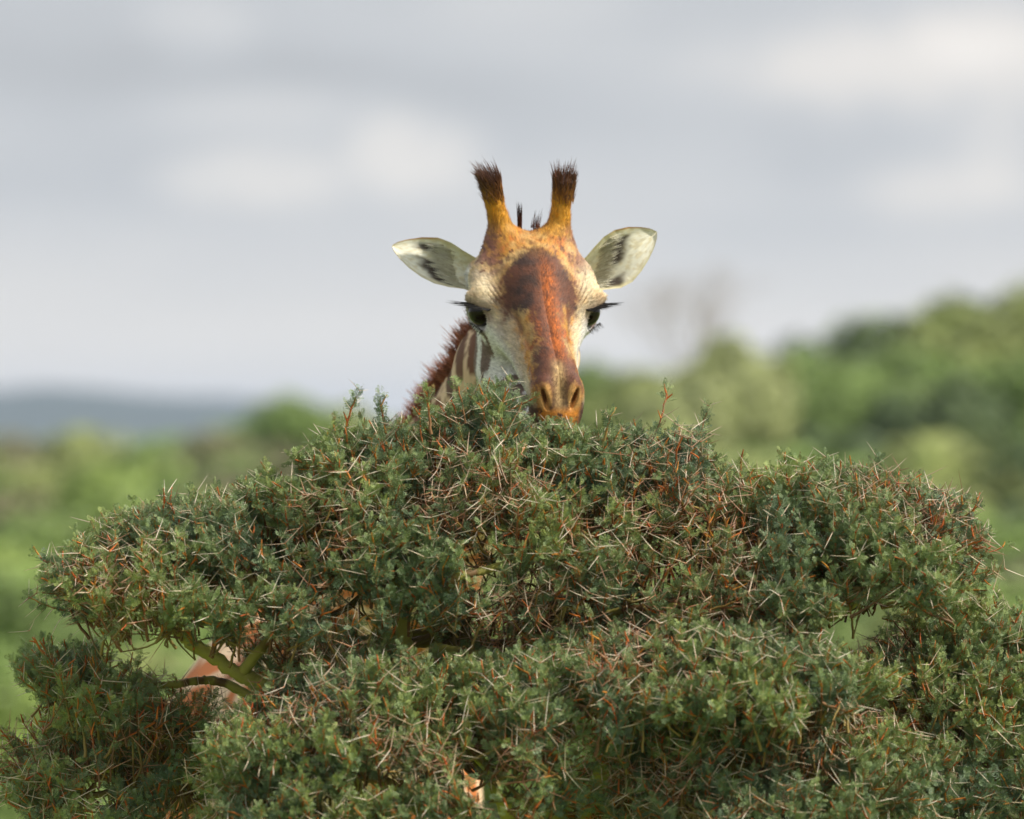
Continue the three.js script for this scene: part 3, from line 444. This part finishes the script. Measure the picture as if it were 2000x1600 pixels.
// the head's own axes: r to the side, u out of the forehead, f along the face to the nose; origin midway between the eyes
const HEAD = { o: at(1041, 612, 0), yaw: 8.5 * Math.PI / 180, pitch: 26 * Math.PI / 180 };
const AF = V(Math.sin(HEAD.yaw) * Math.cos(HEAD.pitch), -Math.sin(HEAD.pitch), Math.cos(HEAD.yaw) * Math.cos(HEAD.pitch)), AR = V(Math.cos(HEAD.yaw), 0, -Math.sin(HEAD.yaw)), AU = AF.clone().cross(AR);
const headMatrix = new THREE.Matrix4().makeBasis(AR, AU, AF).setPosition(HEAD.o);
const EYE = [0.1, 0.01, 0.014], EYE_R = 0.03, GAZE = V(0.78, -0.06, 0.62).normalize();
const NECK = [[0.05, 3.15, -0.14, 0.085], [0.0, 3.13, -0.3, 0.1], [-0.11, 2.93, -0.72, 0.125], [-0.3, 2.55, -1.15, 0.185], [-0.42, 2.2, -1.5, 0.3]];

const slim = (f) => mix(1, 0.86, smooth(0.05, 0.2, f));                  // the face narrows to the nose
function headField(x, u, f) {
  const r = Math.abs(x) / slim(f);
  let d = ball(r, u, f, [0, 0.04, -0.075, 0.09, 0.082, 0.125]);                                   // braincase
  d = smin(d, ball(r, u, f, [0, 0.072, -0.02, 0.062, 0.045, 0.09]), 0.05);                          // forehead boss
  d = smin(d, cone(r, u, f, [0.05, 0.085, -0.095, 0.044, 0.061, 0.145, -0.125, 0.0185]), 0.04);      // horns
  d = smin(d, cone(r, u, f, [0.061, 0.145, -0.125, 0.018, x < 0 ? 0.078 : 0.0655, 0.206, -0.146, 0.0205]), 0.012);
  d = smin(d, cone(r, u, f, [0.09, 0.052, -0.045, 0.034, 0.108, 0.046, 0.02, 0.021]), 0.035);       // brow
  d = smin(d, cone(r, u, f, [0.04, 0.005, 0.03, 0.06, 0.018, -0.02, 0.21, 0.04]), 0.05);            // face
  d = smin(d, cone(r, u, f, [0.006, 0.055, 0.02, 0.048, 0.012, 0.026, 0.19, 0.034]), 0.035);             // nose bridge
  d = smin(d, cone(r, u, f, [0.012, 0.026, 0.19, 0.034, 0.012, 0.004, 0.325, 0.038]), 0.02);
  d = smin(d, cone(r, u, f, [0.021, -0.018, 0.19, 0.037, 0.023, -0.028, 0.335, 0.033]), 0.03);         // muzzle
  d = smin(d, ball(r, u, f, [0.0, -0.05, 0.348, 0.053, 0.045, 0.045]), 0.03);                       // lips
  d = smin(d, ball(r, u, f, [0.055, -0.075, -0.045, 0.043, 0.11, 0.1]), 0.05);                      // cheek
  d = smin(d, cone(r, u, f, [0.05, -0.15, -0.06, 0.034, 0.022, -0.1, 0.3, 0.024]), 0.05);           // jaw
  d = smin(d, ball(r, u, f, [0.033, -0.004, 0.352, 0.024, 0.034, 0.025]), 0.015);                    // nostril rim
  d = smin(d, ball(r, u, f, [0.083, 0.02, -0.13, 0.035, 0.035, 0.03]), 0.03);                       // ear root
  // eye: lids over the ball, opened along the gaze
  const ex = r - EYE[0], eu = u - EYE[1], ef = f - EYE[2];
  d = smin(d, Math.hypot(ex, eu * 0.92, ef) - 0.0355, 0.02);
  const along = ex * GAZE.x + eu * GAZE.y + ef * GAZE.z, across = ex * GAZE.z - ef * GAZE.x;
  d = smax(d, -(Math.hypot((along - 0.034) / 1.2, (eu + 0.004) / 1.08, (across + 0.002) / 1.2) - 0.0275), 0.006);
  // upper lid fold
  d = smin(d, cone(r, u, f, [0.09, 0.041, 0.046, 0.006, 0.13, 0.045, 0.022, 0.009]), 0.01);
  // nostril slit, leaning out at the top
  const nr = r - 0.0335, nu = u + 0.003, nf = f - 0.38, c = Math.cos(0.38), s = Math.sin(0.38), a = nr * c - nu * s, b = nr * s + nu * c;
  d = smax(d, -ball(a, b, nf, [0, 0, 0, 0.0062, 0.023, 0.017]), 0.006);
  // skin folds over the eye and the crease beside the nose
  const q = -0.66 * r + 0.74 * u, fold = Math.exp(-(((r - 0.085) / 0.014) ** 2) - (((u - 0.062) / 0.018) ** 2)) * smooth(-0.03, 0.0, f);
  d += 0.0004 * Math.sin(q * 2 * Math.PI / 0.0075) * fold;
  d += 0.005 * Math.exp(-(((r - 0.052 + (f - 0.14) * 0.1) / 0.005) ** 2)) * smooth(0.09, 0.13, f) * smooth(0.27, 0.2, f) * smooth(-0.05, -0.02, u);
  return d;
}
const toHead = (X, Y, Z) => { const x = X - HEAD.o.x, y = Y - HEAD.o.y, z = Z - HEAD.o.z; return [x * AR.x + y * AR.y + z * AR.z, x * AU.x + y * AU.y + z * AU.z, x * AF.x + y * AF.y + z * AF.z]; };
const K = {
  ochre: srgb(188, 134, 56), gold: srgb(204, 148, 34), tan: srgb(205, 174, 118), cream: srgb(220, 208, 176), white: srgb(230, 229, 226), maroon: srgb(96, 57, 40), dark: srgb(60, 41, 35), rust: srgb(182, 98, 36), orange: srgb(212, 138, 50), tip: srgb(84, 54, 44), patch: srgb(104, 76, 66), mauve: srgb(128, 86, 74),
};
const topLine = [[-0.2, 0.1], [-0.13, 0.125], [0, 0.113], [0.1, 0.085], [0.2, 0.06], [0.3, 0.045], [0.36, 0.033], [0.42, 0.0]];
const bandWidth = [[-0.05, -0.03], [-0.02, 0.03], [0.02, 0.072], [0.06, 0.088], [0.095, 0.078], [0.13, 0.043], [0.2, 0.039], [0.26, 0.044], [0.31, 0.056], [0.36, 0.062], [0.42, 0.055]];
function headColor(across, u, f) {
  const r = across / slim(f), a = Math.abs(r), below = table(topLine, f) - u;
  const n1 = fbm(r * 26, u * 26, f * 26, 3), n2 = fbm(r * 95 + 9, u * 95, f * 60, 3), grain = fbm(r * 420, u * 300, f * 160, 2), coat = noise(r * 300 + 3, u * 300, f * 90);
  let c = mixc(mixc(K.ochre, K.rust, 0.75 * smooth(0.45, 0.65, n2) * (0.5 + grain)), K.tan, 0.8 * smooth(0.4, 0.7, n1));
  // pale sides of the face
  c = mixc(c, K.cream, smooth(0.03, 0.06, below + (n2 - 0.5) * 0.04) * smooth(-0.12, -0.02, f));
  c = mixc(c, K.white, smooth(0.06, 0.09, below + (n2 - 0.5) * 0.03) * smooth(0.37, 0.28, f));
  // mauve-brown temples
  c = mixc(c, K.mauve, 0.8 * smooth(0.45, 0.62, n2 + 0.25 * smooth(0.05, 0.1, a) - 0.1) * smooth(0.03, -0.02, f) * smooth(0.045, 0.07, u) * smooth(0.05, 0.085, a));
  // pinkish-brown fuzz between blaze and cheek white, stronger at left as painted shade
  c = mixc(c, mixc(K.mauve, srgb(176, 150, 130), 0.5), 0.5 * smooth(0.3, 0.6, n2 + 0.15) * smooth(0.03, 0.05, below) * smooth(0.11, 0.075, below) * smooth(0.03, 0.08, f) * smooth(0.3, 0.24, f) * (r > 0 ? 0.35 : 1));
  // brow
  c = mixc(c, K.cream, 0.85 * Math.exp(-(((a - 0.1) / 0.026) ** 2) - (((u - 0.068) / 0.018) ** 2)));
  const q = -0.66 * a + 0.74 * u, fold = Math.exp(-(((a - 0.085) / 0.014) ** 4) - (((u - 0.06) / 0.016) ** 4)) * smooth(-0.02, 0.0, f);
  c = mixc(c, K.maroon, 0.75 * fold * smooth(0.35, 0.95, Math.sin(q * 2 * Math.PI / 0.0075)));
  // the dark blaze from the forehead down the nose
  const edge = table(bandWidth, f) - a + (n2 - 0.5) * 0.04 + (grain - 0.5) * 0.03, blaze = smooth(-0.012, 0.022, edge) * smooth(0.085, 0.05, below);
  const rusty = clamp(Math.exp(-(((r - 0.014) / (0.016 + 0.05 * Math.max(0, f - 0.15))) ** 2)) * smooth(-0.01, 0.06, f) * smooth(0.33, 0.26, f) * (0.35 + 1.1 * n2) + smooth(0.62, 0.75, n2) * 0.4 * smooth(0.1, 0.2, f) * smooth(0.3, 0.24, f));
  let b = mixc(mixc(K.maroon, K.dark, smooth(0.5, 0.75, n1)), K.rust, clamp(rusty * (0.15 + 1.3 * grain)));
  b = mixc(b, K.tan, 0.7 * smooth(0.29, 0.34, f) * Math.exp(-((r / 0.013) ** 2)) * (0.6 + 0.8 * (grain - 0.2)));
  c = mixc(c, b, blaze);
  // grey-brown smudge round the eye and above it
  const e = Math.hypot(a - EYE[0] - 0.02, (u - EYE[1]) * 1.1, f - EYE[2] - 0.018);
  c = mixc(c, K.mauve, 0.55 * smooth(0.062, 0.035, e) * smooth(-0.01, 0.02, u));
  c = mixc(c, srgb(206, 203, 204), 0.8 * smooth(0.042, 0.033, e) * smooth(0.0, -0.012, u - EYE[1]));
  c = mixc(c, srgb(96, 92, 98), 0.85 * smooth(0.03, 0.024, e));
  c = mixc(c, srgb(26, 22, 24), smooth(0.027, 0.022, e));
  // tear crease
  c = mixc(c, K.maroon, 0.8 * Math.exp(-(((a - 0.05 + (f - 0.14) * 0.1) / 0.0045) ** 2)) * smooth(0.09, 0.12, f) * smooth(0.28, 0.2, f) * smooth(0.02, 0.04, below));
  // brown blots on cheek and jaw, drawn out downwards
  const blotOrShade = fbm(f * 44 + (r > 0 ? 40 : 0), u * 13 + f * 9, 5 + (r > 0 ? 3 : 0), 2);
  c = mixc(c, K.patch, 0.92 * smooth(0.545, 0.58, blotOrShade + 0.06 * (n2 - 0.5)) * smooth(0.105, 0.13, below) * smooth(0.34, 0.27, f));
  // crown: dark specks
  const speck = noise(r * 130, u * 110, f * 100);
  c = mixc(c, K.maroon, 0.85 * smooth(0.66, 0.76, speck) * smooth(0.02, -0.03, f) * smooth(0.06, 0.085, u) * smooth(0.17, 0.14, u));
  // horns: golden, dark at the end
  c = mixc(c, K.gold, 0.85 * smooth(0.12, 0.15, u));
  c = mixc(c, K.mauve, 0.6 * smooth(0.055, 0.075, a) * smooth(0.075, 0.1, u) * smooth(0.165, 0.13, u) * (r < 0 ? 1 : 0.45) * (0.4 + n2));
  c = mixc(c, K.tip, smooth(0.175, 0.215, u + (coat - 0.5) * 0.05));
  // muzzle: ochre nostril rims, orange between them and the mouth
  const no = Math.hypot((a - 0.0335) / 0.7, (u + 0.003) / 1.25, 0.6 * (f - 0.375));
  c = mixc(c, mixc(K.orange, K.tan, 0.35 + 0.4 * n1), smooth(0.027, 0.018, no + (grain - 0.5) * 0.01) * smooth(0.33, 0.352, f));
  c = mixc(c, srgb(120, 72, 30), smooth(0.374, 0.367, f + 0.2 * Math.abs(a - 0.037)) * smooth(0.016, 0.011, Math.hypot((a - 0.037) / 0.8, (u + 0.003) / 1.9)));
  c = mixc(c, mixc(K.orange, K.maroon, smooth(0.58, 0.7, n2)), smooth(-0.014, -0.034, u) * smooth(0.33, 0.36, f) * smooth(0.058, 0.04, a));
  c = mixc(c, mixc(K.maroon, K.dark, n1), smooth(-0.02, -0.035, u) * smooth(0.3, 0.33, f) * smooth(0.04, 0.052, a));
  c = mixc(c, mixc(K.maroon, K.dark, 0.4 + 0.6 * n1), 0.65 * smooth(0.25, 0.31, f) * smooth(0.028, 0.044, a) * smooth(0.1, 0.07, below) * smooth(0.02, 0.034, Math.hypot(a - 0.0335, (u + 0.003) / 1.5)));
  const k = 0.42 + 1.15 * (0.55 * grain + 0.45 * coat);
  return mulc(c, k);
}
function cells(x, y, z) {                                                // how far inside the nearest cell of a random honeycomb, and which cell
  const i = Math.floor(x), j = Math.floor(y), k = Math.floor(z); let d1 = 9, d2 = 9, id = 0;
  for (let a = -1; a < 2; a++) for (let b = -1; b < 2; b++) for (let c = -1; c < 2; c++) {
    const X = i + a, Y = j + b, Z = k + c, d = Math.hypot(X + hash3(X, Y, Z) - x, Y + hash3(X + 91, Y, Z) - y, Z + hash3(X, Y + 57, Z) - z);
    if (d < d1) { d2 = d1; d1 = d; id = hash3(X + 13, Y, Z + 7); } else if (d < d2) d2 = d;
  }
  return [d2 - d1, id];
}
function coatColor(X, Y, Z) {                                            // jagged brown patches on cream; lower ones oranger, coloured as if sunlit
  const size = mix(0.085, 0.24, smooth(3.1, 2.3, Y)), w = 0.35 * (fbm(X * 14, Y * 14, Z * 14, 3) - 0.5) * 2, stretch = 0.62;
  const [d, id] = cells(X / size / stretch + w + 0.4, (Y / size) * 0.66 + w, (Z / size) * 0.66 - w), leg = smooth(1.1, 0.6, Y);
  const n = fbm(X * 60, Y * 60, Z * 60, 3), pale = mixc(srgb(216, 182, 146), srgb(228, 204, 172), n), brown = mixc(mixc(srgb(124, 78, 48), srgb(96, 66, 52), id), srgb(196, 112, 48), 0.85 * smooth(2.95, 2.6, Y));
  return mulc(mixc(pale, brown, smooth(0.13, 0.19, d + (n - 0.5) * 0.06) * (1 - 0.9 * leg)), 0.85 + 0.3 * n);
}
function bodyField(X, Y, Z) {
  let d = 1e3;
  for (let k = 1; k < NECK.length; k++) { const a = NECK[k - 1], b = NECK[k]; d = k === 1 ? cone(X, Y, Z, [...a, ...b]) : smin(d, cone(X, Y, Z, [...a, ...b]), 0.06); }
  d = smin(d, ball(X, Y, Z, [-0.43, 2.12, -1.62, 0.33, 0.42, 0.36]), 0.12);                        // chest and shoulder
  d = smin(d, cone(X, Y, Z, [-0.46, 2.2, -1.75, 0.36, -0.52, 2.0, -2.9, 0.33]), 0.15);              // barrel
  d = smin(d, cone(X, Y, Z, [-0.46, 2.45, -1.8, 0.2, -0.52, 2.15, -2.9, 0.24]), 0.12);              // withers and back
  for (const s of [-1, 1]) {
    const x = -0.43 + s * 0.19, h = -0.53 + s * 0.18;
    d = smin(d, cone(X, Y, Z, [x, 1.9, -1.6, 0.15, x - s * 0.02, 1.05, -1.55, 0.068]), 0.08);
    d = smin(d, cone(X, Y, Z, [x - s * 0.02, 1.05, -1.55, 0.07, x - s * 0.02, 0.22, -1.56, 0.048]), 0.03);
    d = smin(d, cone(X, Y, Z, [x - s * 0.02, 0.2, -1.555, 0.052, x - s * 0.02, 0.06, -1.5, 0.068]), 0.03);
    d = smin(d, cone(X, Y, Z, [h, 1.85, -2.95, 0.24, h, 1.42, -2.82, 0.13]), 0.1);                  // thigh to knee
    d = smin(d, cone(X, Y, Z, [h, 1.42, -2.82, 0.13, h, 0.95, -3.12, 0.066]), 0.06);                 // to hock
    d = smin(d, cone(X, Y, Z, [h, 0.95, -3.12, 0.066, h, 0.2, -3.05, 0.046]), 0.03);
    d = smin(d, cone(X, Y, Z, [h, 0.2, -3.05, 0.05, h, 0.06, -3.0, 0.066]), 0.03);
  }
  d = smin(d, cone(X, Y, Z, [-0.53, 2.15, -3.15, 0.05, -0.54, 1.35, -3.33, 0.018]), 0.05);           // tail
  return Math.max(d, -Y);
}
function earGeometry(spec) {                                             // a cupped leaf with an inside and an outside; t along it, v across it
  const { root, tip, up, facing, cup, rows } = spec, L = tip.clone().sub(root), axis = L.clone().normalize(), N = facing.clone().addScaledVector(axis, -facing.dot(axis)).normalize(), W = N.clone().cross(axis).normalize(); if (W.y < 0) W.negate();
  const nt = 60, nv = 34, p = [], c = [], idx = [];
  const place = (t, v, out) => {
    const top = table(rows, t, 1) * spec.wide, bottom = table(rows, t, 2) * spec.wide, w = v > 0 ? v * top : v * bottom, deep = cup * mix(1.15, 0.35, smooth(0, 0.8, t)), roll = Math.max(0, v - 0.55) * 0.05 * smooth(0.9, 0.4, t);
    const bend = 0.012 * Math.sin(t * Math.PI);
    return root.clone().addScaledVector(L, t).addScaledVector(W, w * (1 - 0.1 * v * v)).addScaledVector(N, deep * (v * v * 0.75 - 0.45) * mix(1, 0.5, t) + roll + bend - (out ? 0.0035 : 0));
  };
  for (const out of [false, true]) for (let j = 0; j <= nt; j++) for (let k = 0; k <= nv; k++) {
    const t = j / nt, v = k / nv * 2 - 1, q = place(t, v, out && k > 0 && k < nv && j < nt); p.push(q.x, q.y, q.z);
    const n = fbm(t * 26, v * 9, spec.seed, 3), hair = noise(t * 22, v * 50, spec.seed + 3);
    let col;
    if (out) col = mixc(srgb(206, 178, 130), srgb(150, 104, 66), smooth(0.52, 0.6, fbm(t * 8, v * 3, spec.seed + 9, 2)));
    else {
      col = mixc(srgb(236, 234, 216), srgb(220, 212, 182), smooth(0.45, 0.7, n));
      const past = t - table(spec.line, v) - 0.05 * (n - 0.5), blotOrShade = smooth(-0.05, 0.0, past) * smooth(0.3, 0.13, past + 0.08 * (noise(t * 9, v * 9, spec.seed) - 0.5)) * smooth(0.05, 0.4, 0.5 + 0.5 * Math.sin(v * 5.6 + spec.seed * 0.7 + 2.4));
      col = mixc(col, srgb(44, 27, 20), blotOrShade * 0.95 * smooth(-0.97, -0.85, v) * smooth(0.8, 0.6, v));  // shadow in the hollow behind the ear hair, painted dark brown
      col = mixc(col, srgb(205, 196, 150), smooth(0.78, 0.95, Math.abs(v)) * 0.7);
      col = mixc(col, srgb(190, 128, 50), smooth(0.86, 0.97, v) * smooth(0.45, 0.75, t));
      
    }
    c.push(...mulc(col, 0.86 + 0.28 * hair));
  }
  const row = nv + 1, side = (nt + 1) * row, flip = W.clone().cross(L).dot(N) > 0;
  const face = (a, b, d) => (flip ? idx.push(a, b, d) : idx.push(a, d, b));
  for (let j = 0; j < nt; j++) for (let k = 0; k < nv; k++) { const o = j * row + k; face(o, o + row, o + 1); face(o + 1, o + row, o + row + 1); const s = o + side; face(s, s + 1, s + row); face(s + 1, s + row + 1, s + row); }
  const g = new THREE.BufferGeometry(); g.setAttribute('position', new THREE.Float32BufferAttribute(p, 3)); g.setAttribute('color', new THREE.Float32BufferAttribute(c, 3)); g.setIndex(idx); g.computeVertexNormals();
  g.userData = { place, N, axis, W }; return g;
}
const EARS = [
  { root: at(942, 553, -0.1), tip: at(766, 480, -0.1), facing: V(0.42, 0.26, 1), cup: 0.03, wide: 1.14, seed: 2, line: [[-0.95, 0.2], [-0.4, 0.44], [0.3, 0.56], [0.9, 0.6]], rows: [[0, 0.026, 0.028], [0.15, 0.028, 0.031], [0.3, 0.031, 0.041], [0.45, 0.037, 0.046], [0.6, 0.04, 0.043], [0.75, 0.034, 0.034], [0.88, 0.022, 0.021], [0.96, 0.011, 0.01], [1, 0.001, 0.001]] },
  { root: at(1140, 545, -0.1), tip: at(1283, 453, -0.1), facing: V(-0.58, -0.36, 1), cup: 0.045, wide: 1.22, seed: 6, line: [[-0.6, 0.18], [0, 0.36], [0.5, 0.5], [0.9, 0.56]], rows: [[0, 0.026, 0.028], [0.15, 0.03, 0.038], [0.3, 0.037, 0.05], [0.45, 0.043, 0.052], [0.6, 0.043, 0.045], [0.75, 0.035, 0.034], [0.88, 0.022, 0.021], [0.96, 0.011, 0.01], [1, 0.001, 0.001]] },
];
{
  const base = V(-0.48, 0, -2.2), giraffe = new THREE.Group(); giraffe.position.copy(base);
  const coat = matte({ roughness: 0.75 });
  const add = (name, geometry, material, kind) => { const m = part(giraffe, name, geometry, material, kind); m.position.copy(base).negate(); return m; };
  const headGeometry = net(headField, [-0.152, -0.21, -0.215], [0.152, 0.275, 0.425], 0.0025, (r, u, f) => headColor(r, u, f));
  const headLocal = headGeometry.clone();
  headGeometry.applyMatrix4(headMatrix);
  const torso = net(bodyField, [-1.0, -0.02, -3.5], [0.2, 3.3, 0.05], 0.011, coatColor);
  const ears = EARS.map(earGeometry);
  add('body', mergeGeometries([headGeometry, torso, ...ears.map((g) => { const k = g.clone(); k.userData = {}; return k; })]), coat);
  // eyes
  const eyeMaterial = new THREE.MeshPhysicalMaterial({ color: new THREE.Color(0.012, 0.007, 0.004), roughness: 0.06, ior: 1.36 });
  for (const s of [-1, 1]) { const e = add('eye', new THREE.SphereGeometry(EYE_R, 40, 28).translate(s * EYE[0], EYE[1], EYE[2]).applyMatrix4(headMatrix), eyeMaterial); e.userData.label = 'glossy dark brown eye'; }
  // hair: tapering strands
  const strand = (mass, from, dir, length, width, droop, ca, cb, segs = 3) => { const pts = []; for (let k = 0; k <= segs; k++) { const t = k / segs; pts.push(from.clone().addScaledVector(dir, length * t).add(droop.clone().multiplyScalar(t * t * length))); } mass.tube(pts, pts.map((_, k) => width * (1 - 0.92 * k / segs)), 3, (t) => mixc(ca, cb, t)); };
  const hairMaterial = matte({ roughness: 0.55, side: THREE.DoubleSide });
  const r = rng(77), jit = (k) => V(r() - 0.5, r() - 0.5, r() - 0.5).multiplyScalar(2 * k), wood = (x, u, f) => V(x, u, f).applyMatrix4(headMatrix), dirOf = (x, u, f) => AR.clone().multiplyScalar(x).addScaledVector(AU, u).addScaledVector(AF, f);
  // horn tufts
  for (const s of [-1, 1]) {
    const m = new Mass();
    for (let k = 0; k < 460; k++) {
      const q = r() * 6.283, t = r(), up = mix(0.17, 0.226, Math.sqrt(t)), inner = t > 0.8 ? Math.sqrt(r()) : 1, rad = mix(0.0185, 0.021, t) * inner, x = mix(0.0668, s < 0 ? 0.0832 : 0.067, (up - 0.172) / 0.068), f0 = mix(-0.1335, -0.1525, (up - 0.172) / 0.068);
      const lean = s < 0 ? -0.34 : 0.0, d = dirOf(lean * (0.6 + 0.8 * r()) + s * 0.02 + Math.cos(q) * 0.24, 1, Math.sin(q) * 0.24 - 0.12).add(jit(0.1)).normalize();
      const ca = mixc(srgb(176, 122, 56), srgb(96, 62, 48), smooth(0.1, 0.7, t + 0.9 * (r() - 0.5))), cb = mixc(srgb(124, 82, 62), srgb(58, 42, 40), r());
      strand(m, wood(s * x + Math.cos(q) * rad, up, f0 + Math.sin(q) * rad), d, mix(0.012, 0.028, r()) * (t > 0.85 ? 1.3 : 1), 0.0011, V((s < 0 ? -0.25 : 0.02), 0.05, 0).add(jit(0.15)), ca, cb);
    }
    add('horn_tuft', m.geometry(), hairMaterial).userData.label = 'dark brown tuft of hair on the horn end';
  }
  // lashes
  for (const s of [-1, 1]) {
    const m = new Mass();
    for (let k = 0; k < 110; k++) {
      const t = k / 109, x = mix(0.092, 0.134, t), f0 = mix(0.054, 0.024, t), d = dirOf(s * (0.75 + 0.3 * t), -0.12 + 0.12 * r(), 0.5 - 0.5 * t).add(jit(0.1)).normalize();
      strand(m, wood(s * x, 0.033 + 0.003 * r(), f0 + 0.004), d, mix(0.014, 0.034, t) * (0.75 + 0.5 * r()), 0.00095, V(s * 0.1, 0.12, 0), srgb(22, 18, 19), srgb(14, 12, 13));
    }
    for (let k = 0; k < 30; k++) { const t = k / 29, q = wood(s * mix(0.104, 0.128, t), -0.016 + 0.01 * t + 0.002 * r(), mix(0.048, 0.03, t)); strand(m, q, dirOf(s * 0.7, -0.8, 0.3).add(jit(0.25)).normalize(), 0.008 + 0.008 * r(), 0.0007, V(0, 0, 0), srgb(30, 24, 24), srgb(20, 16, 16)); }
    add('eyelashes', m.geometry(), hairMaterial);
  }
  // mane: clumps of stiff hair along the top of the neck, from between the ears down
  const ridge = [wood(0, 0.05, -0.19)];
  for (let k = 1; k < NECK.length; k++) { const a = NECK[k], p = V(a[0], a[1], a[2]), side = V(-0.84, 0.52, -0.12).normalize(); ridge.push(p.addScaledVector(side, a[3] * 0.97)); }
  const path = new THREE.CatmullRomCurve3(ridge, false, 'centripetal');
  {
    const m = new Mass();
    for (let k = 0; k < 260; k++) {
      const t = (k + r()) / 260, p = path.getPointAt(t), along = path.getTangentAt(t), out = V(-0.84, 0.54, -0.1).lerp(V(-0.15, 1, -0.1), smooth(0.14, 0.0, t)).addScaledVector(along, -along.dot(V(-0.84, 0.54, -0.1))).addScaledVector(along, -0.25).normalize(), len = mix(0.044, 0.066, r()), tone = r();
      const clump = out.clone().add(jit(0.2)).normalize();
      for (let h = 0; h < 26; h++) {
        const off = along.clone().multiplyScalar((r() - 0.5) * 0.022).add(jit(0.011)), d = clump.clone().add(jit(0.12)).normalize();
        strand(m, p.clone().add(off).addScaledVector(out, -0.022), d, len * (0.7 + 0.5 * r()), 0.0021, along.clone().multiplyScalar(-0.12).add(jit(0.08)), mixc(srgb(204, 136, 98), srgb(180, 122, 98), tone), mixc(srgb(180, 110, 80), srgb(112, 80, 68), r()), 2);
      }
    }
    // the forelock that shows between the horns
    for (let k = 0; k < 90; k++) { const c = k < 70 ? wood(-0.01, 0.1, -0.17) : wood(0.02, 0.1, -0.17).add(jit(0.008)); strand(m, c.add(jit(0.0036)), dirOf(k < 70 ? -0.04 : 0.12, 1, -0.1).add(jit(0.09)).normalize(), (k < 70 ? 0.05 : 0.036) * (0.6 + 0.6 * r()), 0.0013, V(0, 0, 0), srgb(110, 56, 34), srgb(40, 28, 28)); }
    add('mane', m.geometry(), hairMaterial).userData.label = 'stiff reddish-brown mane';
  }
  // tail tuft
  { const m = new Mass(); for (let k = 0; k < 160; k++) strand(m, V(-0.54, 1.36, -3.33).add(jit(0.015)), V(0, -1, -0.05).add(jit(0.12)).normalize(), 0.35 + 0.25 * r(), 0.0025, V(0, 0, 0), srgb(40, 30, 28), srgb(24, 18, 18)); add('tail_tuft', m.geometry(), hairMaterial); }
  // pale hair inside the ears
  EARS.forEach((spec, e) => {
    const m = new Mass(), { place, N, axis } = ears[e].userData;
    for (let k = 0; k < 420; k++) {
      const v = mix(-0.75, 0.8, r()), t = Math.max(0.04, table(spec.line, v) - mix(0.02, 0.22, r())), p = place(t, v, false).addScaledVector(N, 0.001), q = place(Math.min(t + 0.2, 1), v - 0.12, false), d = q.sub(p).normalize().addScaledVector(N, 0.25 + 0.25 * r()).add(jit(0.14)).normalize();
      strand(m, p, d, mix(0.018, 0.034, r()), 0.00095, N.clone().multiplyScalar(-0.25), mixc(srgb(226, 224, 200), srgb(176, 164, 132), r()), srgb(232, 230, 214), 2);
    }
    add('ear_hair', m.geometry(), hairMaterial);
  });
  // short coat over the head, each hair lying back along the face
  {
    const P = headLocal.attributes.position, Nn = headLocal.attributes.normal, count = 90000, blade = new THREE.BufferGeometry();
    blade.setAttribute('position', new THREE.Float32BufferAttribute([-0.5, 0, 0, 0.5, 0, 0, 0.3, 0.5, 0.1, -0.3, 0.5, 0.1, 0, 1, 0], 3)); blade.setIndex([0, 1, 2, 0, 2, 3, 3, 2, 4]); blade.computeVertexNormals();
    const im = new THREE.InstancedMesh(blade, new THREE.MeshStandardMaterial({ roughness: 0.6, side: THREE.DoubleSide }), count), M = new THREE.Matrix4(), col = new THREE.Color(); let n = 0;
    while (n < count) {
      const i = Math.floor(r() * P.count), x = P.getX(i), u = P.getY(i), f = P.getZ(i), nr = V(Nn.getX(i), Nn.getY(i), Nn.getZ(i)), ax = Math.abs(x);
      if (Math.hypot(ax - 0.122, u - 0.008, f - 0.033) < 0.027 || (f > 0.38 && Math.hypot(ax - 0.03, (u + 0.003) * 0.6) < 0.012)) continue;
      const horn = smooth(0.11, 0.15, u), lie = V((x > 0 ? 1 : -1) * 0.25 * (1 - horn), mix(-0.15, 1, horn), mix(-1, -0.1, horn)), d = lie.addScaledVector(nr, -lie.dot(nr)).normalize().addScaledVector(nr, 0.28 + 0.25 * r()).add(jit(0.22)).normalize();
      const W = nr.clone().cross(d).normalize(), Zz = W.clone().cross(d).normalize(), len = (f > 0.3 ? 0.003 : 0.0055) * (0.7 + 0.7 * r()) * (1 + 0.5 * horn), wid = 0.0009;
      M.makeBasis(W.multiplyScalar(wid), d.multiplyScalar(len), Zz.multiplyScalar(wid)).setPosition(x, u, f).premultiply(headMatrix);
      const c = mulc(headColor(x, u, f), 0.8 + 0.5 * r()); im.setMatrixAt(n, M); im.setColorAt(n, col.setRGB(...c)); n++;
    }
    im.name = 'short_coat'; im.userData.kind = 'stuff'; im.position.copy(base).negate(); giraffe.add(im);
  }
  put(shade(giraffe), 'giraffe', 'giraffe peering over the thorn tree with ears spread and dark horn tufts', 'giraffe');
}

renderer.setSize(1024, 819);
renderer.render(scene, camera);
